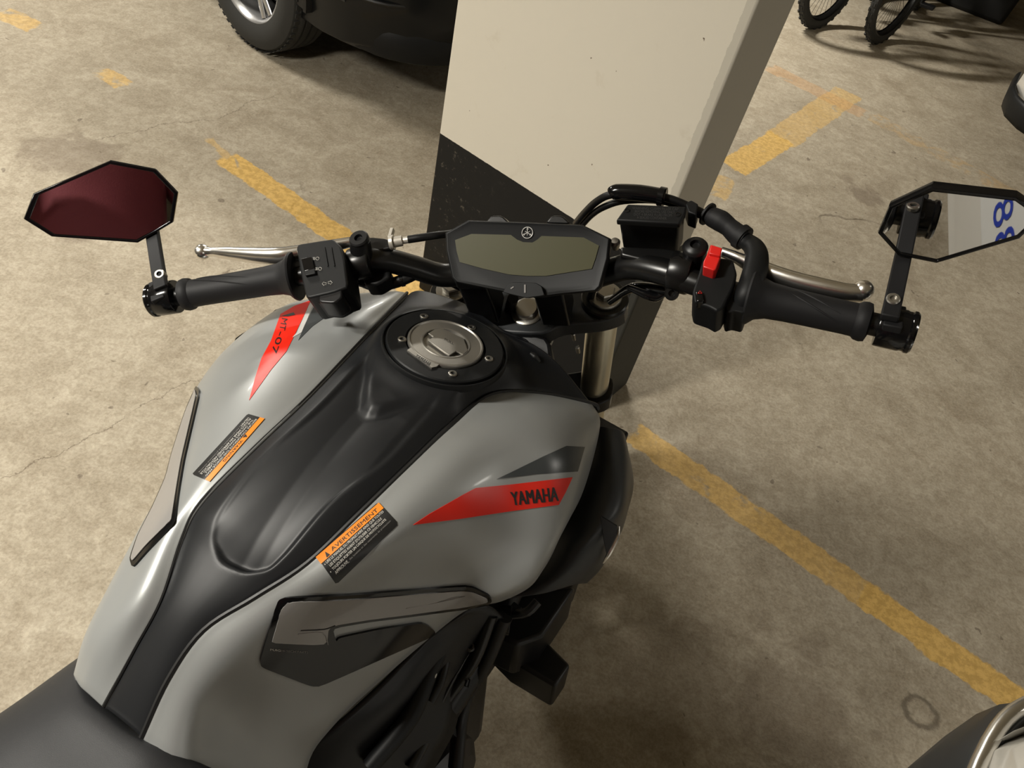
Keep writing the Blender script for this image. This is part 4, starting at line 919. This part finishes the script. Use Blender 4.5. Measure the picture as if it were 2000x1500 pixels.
def wheel(name, c, ax, R_, w, rimR, tm, rm, label, parent, spokes=10, knobs=0, groove=True, sr=.008, spl_=0):
    ax = nrm(ax); mb = MB()
    prof = [(rimR, -w * .42), (rimR + (R_ - rimR) * .35, -w * .5), (rimR + (R_ - rimR) * .7, -w * .46), (R_ - w * .07, -w * .36), (R_ - .002, -w * .18), (R_, 0), (R_ - .002, w * .18), (R_ - w * .07, w * .36), (rimR + (R_ - rimR) * .7, w * .46), (rimR + (R_ - rimR) * .35, w * .5), (rimR, w * .42), (rimR, -w * .42)]
    mb.lathe(c, ax, prof, 72, caps=False)
    u = nrm(np.cross(ax, [0, 0, 1])); v = np.cross(ax, u)
    for k in range(knobs):
        t = 2 * math.pi * k / knobs; d = u * math.cos(t) + v * math.sin(t); e = np.cross(ax, d)
        for off in ((-.3, .3) if k % 2 else (-.12, .12)) if knobs > 30 else (0,):
            mb.box(c + d * (R_ - .001) + ax * w * off, [d, ax, e], (.008, w * .2, R_ * .06))
    ty = P(mb, 'tyre', tm, label, parent=parent, angle=50)
    mb = MB(); mb.lathe(c, ax, [(rimR * .93, -w * .34), (rimR + .002, -w * .40), (rimR + .004, -w * .43), (rimR - .004, -w * .42), (rimR * .96, -w * .3), (rimR * .93, 0), (rimR * .96, w * .3), (rimR - .004, w * .42), (rimR + .004, w * .43), (rimR + .002, w * .40)], 64, caps=False)
    for k in range(spokes):
        t = 2 * math.pi * k / spokes + .2; d = u * math.cos(t) + v * math.sin(t); mb.tube([c + d * .02 + ax * spl_, c + d * rimR * .95 + ax * spl_ * .9], [sr * 1.3, sr], 8, smooth=1, caps=False)
    mb.lathe(c, ax, [(0, -w * .35), (.03, -w * .35), (.03, w * .35), (0, w * .35)], 24)
    P(mb, 'wheel_rim', rm, parent=parent, angle=40); return ty
wheel('front', FA, FS[0], .292, .11, .215, 'tyre', 'blkm', 'front tyre', BIKE)
wheel('rear', RA, FB[0], .300, .16, .215, 'tyre', 'blkm', 'rear tyre', BIKE)
for s_ in (-1, 1):
    cable('swingarm', [LB(s_ * .11, -.60, -.62), RA + FB[0] * s_ * .11], .026, 'blk', seg=12)
    cable('subframe_rail', [LB(s_ * .13, -.5, -.40), LB(s_ * .11, -.8, -.27), LB(s_ * .06, -1.25, -.19)], .014, 'blk')
    cyl('foot_peg', LB(s_ * .14, -.66, -.62), FB[0] * s_, [(.012, 0), (.014, .01), (.014, .09), (0, .095)], 'rubber', seg=14)
    cyl('brake_disc', FA + FS[0] * s_ * .058, FS[0], [(.08, -.002), (.14, -.002), (.14, .002), (.08, .002)], 'alloy', seg=48)
mb = MB(); rows = []
WF = nrm(FS[1] - FD * (FS[1] @ FD))
for t in np.linspace(math.radians(30), math.radians(150), 20):
    d = WF * math.cos(t) + FD * math.sin(t); rows.append([FA + d * (.31 if abs(k) < 1 else .295) + FS[0] * k * .033 for k in (-2, -1, 0, 1, 2)])
mb.grid(rows); P(mb, 'front_fender', 'plast', 'black front fender', thick=.003)
gz = ground(0, 0)
sp = LB(-.14, -.55, -.62); foot = A([*(LB(-.36, -.50, -.6)[:2]), .012])
cable('side_stand', [sp, (sp + foot) / 2, foot], [.014, .012, .011], 'blkm', 'black side stand', seg=12)
mb = MB(); mb.box(LB(0, -1.28, -.22), FB, (.10, .05, .05)); P(mb, 'tail_lamp', 'kill', 'red tail lamp', bevel=.01)

# ------------------------------------------------------------------ parked cars
def car(name, label, centre, fwd, paint, HL, HW, ax_f, ax_r, zt=.92, roof=1.45, plate=None, trim=None, rimspokes=5, wheelR=.325):
    root = empty(name, (float(centre[0]), float(centre[1]), 0), label, 'car')
    f = nrm(A([fwd[0], fwd[1], 0])); l = A([-f[1], f[0], 0]); o = A([centre[0], centre[1], 0.])
    T = lambda x, y, z: o + f * x + l * y + A([0, 0, z])
    rows = []
    for k in np.linspace(-1, 1, 41):
        x = HL * k; e = abs(k); xs = max(0., (e - .80) / .20)
        w = HW * (1 - .34 * xs ** 2.6) ; top = zt - (.20 if k > 0 else .10) * smooth01((e - .45) / .55) - .10 * xs ** 3; low = .20 + .10 * xs ** 2
        rows.append([T(x, y, z) for y, z in ((0, low), (w * .86, low), (w * .97, low + .05), (w * .985, .40), (w, .55), (w * .985, top - .14), (w * .93, top - .04), (w * .80, top), (0, top + .03),
                     (-w * .80, top), (-w * .93, top - .04), (-w * .985, top - .14), (-w, .55), (-w * .985, .40), (-w * .97, low + .05), (-w * .86, low))])
    mb = MB(); mb.grid(rows, closev=True)
    for r in (rows[0], rows[-1]): mb.add(r, [list(range(len(r)))])
    body = mb.build('body', paint, root, bevel=.01, angle=50)
    mb = MB(); cab = []
    for x, w, z in ((-HL * .86, .62, zt - .03), (-HL * .70, .60, roof - .12), (-HL * .35, .60, roof), (0, .60, roof), (HL * .18, .60, roof - .06), (HL * .50, .72, zt - .05)):
        cab.append([T(x, -HW * .9, min(z, zt - .04)), T(x, -HW * w * 1.12, z - .06 if z > zt else z), T(x, -HW * w * .8, z), T(x, 0, z + .02), T(x, HW * w * .8, z), T(x, HW * w * 1.12, z - .06 if z > zt else z), T(x, HW * .9, min(z, zt - .04))])
    mb.grid(cab); mb.build('window_glass', 'glass', root, angle=60)
    mb = MB(); mb.grid([[T(x, y * HW, z + (.008 if abs(y) < .5 else -.03)) for y in (-.66, -.45, 0, .45, .66)] for x, z in ((-HL * .70, roof - .12), (-HL * .35, roof), (0, roof), (HL * .18, roof - .06))])
    mb.build('roof', paint, root, thick=.02)
    for x in (ax_f, ax_r):
        for sd in (-1, 1):
            c = T(x, sd * (HW - .092), wheelR + .002)
            cz = T(x, sd * HW, wheelR + .015); arch = []
            for q_ in np.linspace(math.radians(-6), math.radians(186), 36):
                d = f * math.cos(q_) + A([0, 0, 1.]) * math.sin(q_); arch.append([cz + d * r_ + l * sd * h_ for r_, h_ in ((.05, -.004), (wheelR + .035, -.004), (wheelR + .045, .008), (wheelR + .060, .006), (wheelR + .064, -.03))])
            mb = MB(); mb.grid(arch); mb.build('wheel_arch', 'gap', root, fixn=False)
            mb = MB(); R_ = wheelR; w = .215; rr = R_ * .63
            mb.lathe(c, l * sd, [(rr, -w * .42), (rr + .03, -w * .5), (R_ - .04, -w * .5), (R_ - .012, -w * .42), (R_, -w * .30), (R_, -w * .21), (R_ - .008, -w * .20), (R_ - .008, -w * .17), (R_, -w * .16), (R_, -w * .03), (R_ - .008, -w * .02), (R_ - .008, w * .02), (R_, w * .03), (R_, w * .15), (R_ - .008, w * .16), (R_ - .008, w * .20), (R_, w * .21), (R_ - .003, w * .32), (R_ - .016, w * .44), (R_ - .05, w * .52), (rr + .03, w * .50), (rr + .006, w * .45), (rr, w * .40)], 90, caps=False)
            u = nrm(np.cross(l, [0, 0, 1])); v = A([0, 0, 1.])
            for k in range(60):
                t = 2 * math.pi * k / 60; d = u * math.cos(t) + v * math.sin(t); e2 = np.cross(l, d)
                mb.box(c + d * (R_ - .004) + l * sd * w * .36, [d, l, e2], (.0025, w * .14, .018))
            ty = mb.build('tyre', 'tyre', root, angle=35)
            mb = MB(); mb.lathe(c, l * sd, [(rr * .90, -w * .3), (rr * .92, w * .30), (rr * .97, w * .42), (rr + .004, w * .45), (rr + .008, w * .43), (rr + .004, w * .38)], 64, caps=False)
            for k in range(rimspokes):
                for dt in (-.14, .14):
                    t = 2 * math.pi * k / rimspokes + dt + .25; d = u * math.cos(t) + v * math.sin(t); e2 = np.cross(l, d)
                    a_, b_ = c + d * .03 + l * sd * w * .30, c + d * rr * .93 + l * sd * w * .34
                    mb.tube([a_, b_], [.017, .014], 8, smooth=1, caps=False, flat=(e2, .5))
            mb.lathe(c, l * sd, [(.06, w * .1), (.06, w * .33), (.05, w * .36), (0, w * .37)], 24, caps=False)
            mb.build('wheel_rim', 'rim', ty, angle=40)
            mb = MB(); mb.lathe(c, l * sd, [(.13, 0), (.13, w * .08), (0, w * .08)], 32); mb.build('brake_disc', 'rust', ty)
    for sd in (-1, 1):
        mb = MB(); mb.tube([T(HL * .90, sd * HW * .55, zt - .27), T(HL * .90, sd * HW * .80, zt - .25), T(HL * .82, sd * HW * .93, zt - .22)], [.05, .065, .04], 16, smooth=4); mb.build('headlamp', 'glass', root)
        mb = MB(); mb.tube([T(-HL * .95, sd * HW * .62, zt - .18), T(-HL * .90, sd * HW * .84, zt - .16)], [.05, .06], 12); mb.build('tail_lamp', 'kill', root)
    if trim: trim(root, T)
    if plate:
        px_, zc, txt, k = plate
        mb = MB(); hw = .15
        mb.box(T(px_, 0, zc), [f, l, A([0, 0, 1.])], (.012, .31, .155)); 
        q = lambda y, z: T(px_ + k * .0075, k * y, zc + z)
        v, ff = textmesh(txt, .0); 
        mb.add([q((a - .5) * .105, -.032 + b * .064) for a, b in v], ff, 1, False)
        mb.build('licence_plate', ['zinc_white', 'blue'], root, 'white plate with blue characters', bevel=.002)
    return root, T
M['zinc_white'] = mat('plate_white', (.62, .62, .60), .4)
a = nrm([.86, -.51]); nn = A([-.51, -.86])
wc = A([-1.485, 3.08])
def trim1(root, T):
    mb = MB(); mb.tube([T(1.72, -.80, .30), T(1.98, -.74, .30), T(2.12, -.50, .29), T(2.16, 0, .29), T(2.12, .50, .29), T(1.98, .74, .30), T(1.72, .80, .30)], .07, 12, smooth=5, flat=(A([0, 0, 1.]), .5)); mb.build('bumper_lip', 'plast', root)
    mb = MB(); mb.tube([T(1.93, -.775, .52), T(1.99, -.755, .52)], [.055, .05], 20, smooth=1); mb.build('fog_lamp', 'glass', root)
    mb = MB(); mb.tube([T(1.66, -.895, .46), T(1.85, -.86, .455), T(2.0, -.78, .45), T(2.12, -.55, .45)], .008, 8, smooth=4); mb.build('bumper_line', 'gap', root)
    mb = MB(); mb.tube([T(1.72, -.885, .44), T(1.86, -.86, .435)], .02, 8, smooth=1, flat=(A([0, 0, 1.]), .3)); mb.build('side_reflector', 'shroud', root)
c1 = wc - nn * .895 - a * 1.28
car('parked_car', 'black car with a silver alloy wheel parked beyond the pillar', c1, a, 'carblk', 2.15, .88, 1.28, -1.30, trim=trim1)
def bumper_edge(T, off, z, sg=-1, end=-.30):
    return [T(1.55, sg * (.89 + off), z), T(1.80, sg * (.885 + off), z), T(1.98, sg * (.785 + off), z), T(2.06 + off * .6, sg * (.69 + off * .6), z), T(2.10 + off, sg * .57, z), T(2.12 + off, sg * .30, z)]
def trim2(root, T):
    mb = MB(); mb.tube([p_ for p_ in bumper_edge(T, .006, .50)], .0125, 12, smooth=5); mb.build('chrome_strip', 'chrome', root, 'bright metal strip round the bumper corner')
    mb = MB(); mb.grid([bumper_edge(T, o_, z) for o_, z in ((.0, .50), (.016, .475), (.030, .44), (.036, .38), (.03, .28), (.0, .22))]); mb.build('lower_bumper', 'shroud', root, 'dark grey bumper corner', thick=.01)
def trim3(root, T):
    mb = MB(); mb.grid([bumper_edge(T, o_, z, 1) for o_, z in ((.0, .33), (.010, .32), (.014, .31), (.015, .28), (.010, .25), (.0, .22))]); mb.build('lower_bumper', 'plast', root, 'black bumper corner', thick=.01)
    mb = MB(); mb.tube([T(1.985, .74, .46), T(1.975, .75, .66), T(1.90, .78, .82)], .022, 8, smooth=3); mb.build('headlamp_surround', 'plast', root)
f2 = nrm([-.894, .447]); r2 = A([.447, .894])
SH2 = (ground(1935, 1445, .5) - ground(1870, 1400, .5))[:2]
c2 = A([.90, .62]) - f2 * 2.05 - r2 * .60 + SH2 * .75
car('parked_car', 'white car with a bright trim strip at the bottom right corner', c2, f2, 'carwht', 2.10, .88, 1.25, -1.30, zt=.90, plate=(2.125, .56, '38', 1), trim=trim2)
c3 = A([2.04, 4.40]) - f2 * 2.05 + r2 * .60 + (ground(1986, 125, .45) - ground(1955, 90, .45))[:2]
car('parked_car', 'white car at the top right edge beside the black bin', c3, f2, 'carwht', 2.10, .88, 1.25, -1.30, zt=.92, trim=trim3)

# ------------------------------------------------------------------ bicycles and bin
def bicycle(label, contact, az, steer, lean, frame_m):
    root = empty('bicycle', (float(contact[0]), float(contact[1]), 0), label, 'bicycle', None)
    h = math.radians(az); back = A([math.sin(h), math.cos(h), 0]); R_ = .335; up = nrm(A([0, 0, 1.]) + np.cross([0, 0, 1], back) * math.tan(math.radians(lean)))
    side = np.cross(back, up); o = A([contact[0], contact[1], 0.])
    T = lambda b, s_, z: o + back * b + side * s_ + up * z
    hs = math.radians(az + steer); fb = A([math.sin(hs), math.cos(hs), 0]); fs = nrm(np.cross(fb, up))
    wheel('f', T(0, 0, R_), fs, R_, .052, R_ - .05, 'tyre', 'blkm', None, root, spokes=28, knobs=64, sr=.0011)
    wheel('r', T(1.08, 0, R_), side, R_, .052, R_ - .05, 'tyre', 'blkm', None, root, spokes=28, knobs=64, sr=.0011)
    for s_ in (-1, 1):
        mb = MB(); mb.tube([T(0, 0, R_) + fs * s_ * .05, T(.06, 0, R_ + .40) + fs * s_ * .05], .014, 10, smooth=1); mb.build('fork_leg', frame_m, root)
        mb = MB(); mb.tube([T(1.08, s_ * .06, R_), T(.66, s_ * .03, R_ - .02)], .010, 8, smooth=1); mb.tube([T(1.08, s_ * .06, R_), T(.80, s_ * .02, .82)], .009, 8, smooth=1); mb.build('rear_stay', frame_m, root)
    mb = MB(); mb.tube([T(.06, 0, R_ + .40), T(.13, 0, .92)], .022, 12, smooth=1); mb.tube([T(.12, 0, .88), T(.79, 0, .80)], .017, 12, smooth=1); mb.tube([T(.10, 0, .78), T(.65, 0, .30)], .021, 12, smooth=1); mb.tube([T(.65, 0, .30), T(.81, 0, .86)], .017, 12, smooth=1); mb.build('frame', frame_m, root)
    mb = MB(); mb.tube([T(.10, -.33, 1.02), T(.08, -.10, 1.0), T(.13, 0, .97), T(.08, .10, 1.0), T(.10, .33, 1.02)], .012, 10, smooth=4); mb.build('handlebar', 'blk', root)
    mb = MB(); mb.tube([T(.70, 0, .95), T(.84, 0, .95), T(.97, 0, .95)], [.02, .045, .07], 12, smooth=4, flat=(side, .35)); mb.build('saddle', 'blk', root)
    mb = MB(); mb.lathe(T(.65, .05, .30), side, [(.08, 0), (.09, .004), (.08, .008)], 32); mb.tube([T(.65, .07, .30), T(.58, .07, .15)], .009, 8, smooth=1); mb.tube([T(.65, -.07, .30), T(.72, -.07, .45)], .009, 8, smooth=1); mb.build('crank', 'blkm', root)
    for s_, b, z in ((1, .58, .15), (-1, .72, .45)):
        mb = MB(); mb.box(T(b, s_ * .12, z), [back, side, up], (.07, .09, .02)); mb.build('pedal', 'blk', root, bevel=.003)
M['bikeframe'] = mat('dark_bicycle_paint', (.02, .02, .022), .35)
ga1, ga2 = ground(1592, 54), ground(1713, 83)
bicycle('black bicycle with knobbly tyres standing nearest the pillar', ga1, 30, 8, 4, 'bikeframe')
bicycle('black bicycle with knobbly tyres standing left of the black bin', ga2, 24, 12, 3, 'bikeframe')
bl = ground(1895, 38); br_ = ground(1945, 42)
BIN = A([2.62, 6.85, 0])
ub = nrm([.93, -.36, 0]); vb = A([.36, .93, 0])
root = empty('bin', tuple(BIN), 'black plastic bin standing behind the bicycles', 'bin')
mb = MB(); mb.prism([BIN + ub * x + vb * y for x, y in ((-.26, -.22), (.26, -.22), (.26, .3), (-.26, .3))], A([0, 0, .85]), taper=1.2); mb.build('bin_body', 'binp', root, bevel=.03)
mb = MB(); mb.prism([BIN + ub * x + vb * y + A([0, 0, .85]) for x, y in ((-.34, -.3), (.34, -.3), (.34, .38), (-.34, .38))], A([0, 0, .06]), taper=.92); mb.build('bin_lid', 'binp', root, bevel=.02)

# ------------------------------------------------------------------ the photographer, seen only in the left mirror
pr0 = A([-.08, -.50, 0])
PER = empty('person', tuple(pr0), 'person in a maroon jacket holding up a phone, reflected in the left mirror', 'person')
def skin(name, verts, edges, rad, m, parent, sub=2):
    me = bpy.data.meshes.new(name); og = origin(parent); me.from_pydata([tuple(A(v) - og) for v in verts], edges, [])
    me.materials.append(M[m]); o = bpy.data.objects.new(name, me); COL.objects.link(o); o.parent = parent
    sk = o.modifiers.new('skin', 'SKIN'); sk.use_smooth_shade = True
    for i, r in enumerate(rad): me.skin_vertices[0].data[i].radius = r if hasattr(r, '__len__') else (r, r)
    me.skin_vertices[0].data[0].use_root = True
    q = o.modifiers.new('sub', 'SUBSURF'); q.levels = sub; q.render_levels = sub
    return o
p = lambda x, y, z: pr0 + A([x, y, z])
bodyv = [p(0,0,.95), p(0,.01,1.15), p(0,0,1.35), p(0,.0,1.46), p(0,.03,1.55), p(0,.06,1.64), p(0,.06,1.74),
         p(-.18,0,1.43), p(-.26,.08,1.20), p(-.14,.34,1.45), p(-.085,.43,1.56), p(.18,0,1.43), p(.28,.08,1.20), p(.20,.34,1.45), p(.165,.43,1.56),
         p(-.10,0,.90), p(-.12,.02,.50), p(-.12,-.02,.10), p(-.12,.10,.045), p(.10,0,.90), p(.12,.02,.50), p(.12,-.02,.10), p(.12,.10,.045)]
be = [(0,1),(1,2),(2,3),(3,4),(4,5),(5,6),(3,7),(7,8),(8,9),(9,10),(3,11),(11,12),(12,13),(13,14),(0,15),(15,16),(16,17),(17,18),(0,19),(19,20),(20,21),(21,22)]
brad = [(.15,.11),(.14,.11),(.17,.12),(.10,.08),(.055,.055),(.085,.10),(.075,.09),.06,.045,.035,.026,.06,.045,.035,.026,.085,.06,.042,.04,.085,.06,.042,.04]
body = skin('body', bodyv, be, brad, 'skin', PER)
skin('jacket', [p(0, 0, .93) if i == 0 else bodyv[i] for i in (0,1,2,3,7,8,9,11,12,13)], [(0,1),(1,2),(2,3),(3,4),(4,5),(5,6),(3,7),(7,8),(8,9)], [(.19,.145),(.18,.14),(.20,.15),(.12,.10),.080,.066,.050,.080,.066,.050], 'jacket', PER)
mb = MB(); mb.tube([p(0, 0, 1.06), p(0, 0, .98), p(0, 0, .90), p(0, 0, .83)], [.150, .165, .172, .10], 24, smooth=4, flat=(A([1., 0, 0]), .72))
for s_ in (-1, 1): mb.tube([p(s_ * .085, 0, .92), p(s_ * .10, .01, .70), p(s_ * .12, .02, .50), p(s_ * .12, 0, .28), p(s_ * .12, -.01, .08)], [.088, .084, .070, .064, .060], 20, smooth=4)
mb.build('trousers', 'jeans', PER)
for s_ in (-1, 1):
    skin('shoe', [p(s_*.12,-.05,.045), p(s_*.12,.06,.045), p(s_*.12,.17,.035)], [(0,1),(1,2)], [.045,.048,.035], 'gap', PER)
mb = MB(); c = p(0, .045, 1.72); rows = []
for t in np.linspace(0, 1.7, 10): rows.append([c + A([.098 * math.sin(t) * math.cos(q_), .112 * math.sin(t) * math.sin(q_) - .012 * t, .115 * math.cos(t)]) for q_ in np.linspace(0, 2 * math.pi, 24, endpoint=False)])
mb.grid(rows, closev=True); mb.build('hair', 'hair', PER)
for s_ in (-1, 1): mb = MB(); mb.lathe(p(s_ * .035, .148, 1.675), A([0, 1., 0]), [(.012, -.01), (.010, .004), (0, .008)], 14); mb.build('eye', 'hair', PER)
mb = MB(); mb.tube([p(0, .15, 1.69), p(0, .178, 1.655), p(0, .155, 1.645)], [.010, .016, .012], 10, smooth=3); mb.build('nose', 'skin', PER)
mb = MB(); mb.tube([p(-.025, .148, 1.615), p(0, .158, 1.612), p(.025, .148, 1.615)], [.003, .006, .003], 8, smooth=3); mb.build('mouth', 'jacket', PER)
# phone just behind the lens, a hand at either end
fwd = RC @ A([0, 0, -1.]); rt = RC @ A([1., 0, 0]); upv = RC @ A([0, 1., 0])
ph = CAM - fwd * .022
PH = empty('smartphone', tuple(ph), 'black phone held up by the person in the maroon jacket', 'phone')
mb = MB(); mb.box(ph + rt * .04, [rt, upv, fwd], (.150, .072, .008)); mb.build('phone_case', 'gloss', PH, bevel=.004)
mb = MB(); mb.box(ph + rt * .04 - fwd * .0045, [rt, upv, fwd], (.140, .064, .001)); mb.build('phone_screen', 'glass', PH)
for s_, wv_ in ((-1, bodyv[10]), (1, bodyv[14])):
    cgr = ph + rt * (.04 + s_ * .097); base_ = wv_ * .4 + cgr * .6 - fwd * .045 + rt * s_ * .01
    hv = [wv_, base_, base_ + (cgr - base_) * .4]; hedge = [(0, 1), (1, 2)]; hr = [.026, .030, .026]
    for k, (du, ln) in enumerate(((.026, .055), (.009, .062), (-.009, .058), (-.026, .048))):
        i0 = len(hv); rootp = hv[2] + upv * du * .8
        tipd = nrm(cgr - fwd * -.016 + upv * du - rootp)
        hv += [rootp + tipd * .012, rootp + tipd * ln * .6, cgr - rt * s_ * .012 + upv * du + fwd * .012]; hedge += [(2, i0), (i0, i0 + 1), (i0 + 1, i0 + 2)]; hr += [.009, .0085, .007]
    i0 = len(hv); hv += [base_ - upv * .025 - rt * s_ * .01, cgr - rt * s_ * .012 - upv * .012 - fwd * .014]; hedge += [(1, i0), (i0, i0 + 1)]; hr += [.011, .009]
    skin('hand', hv, hedge, hr, 'skin', PER, 1)
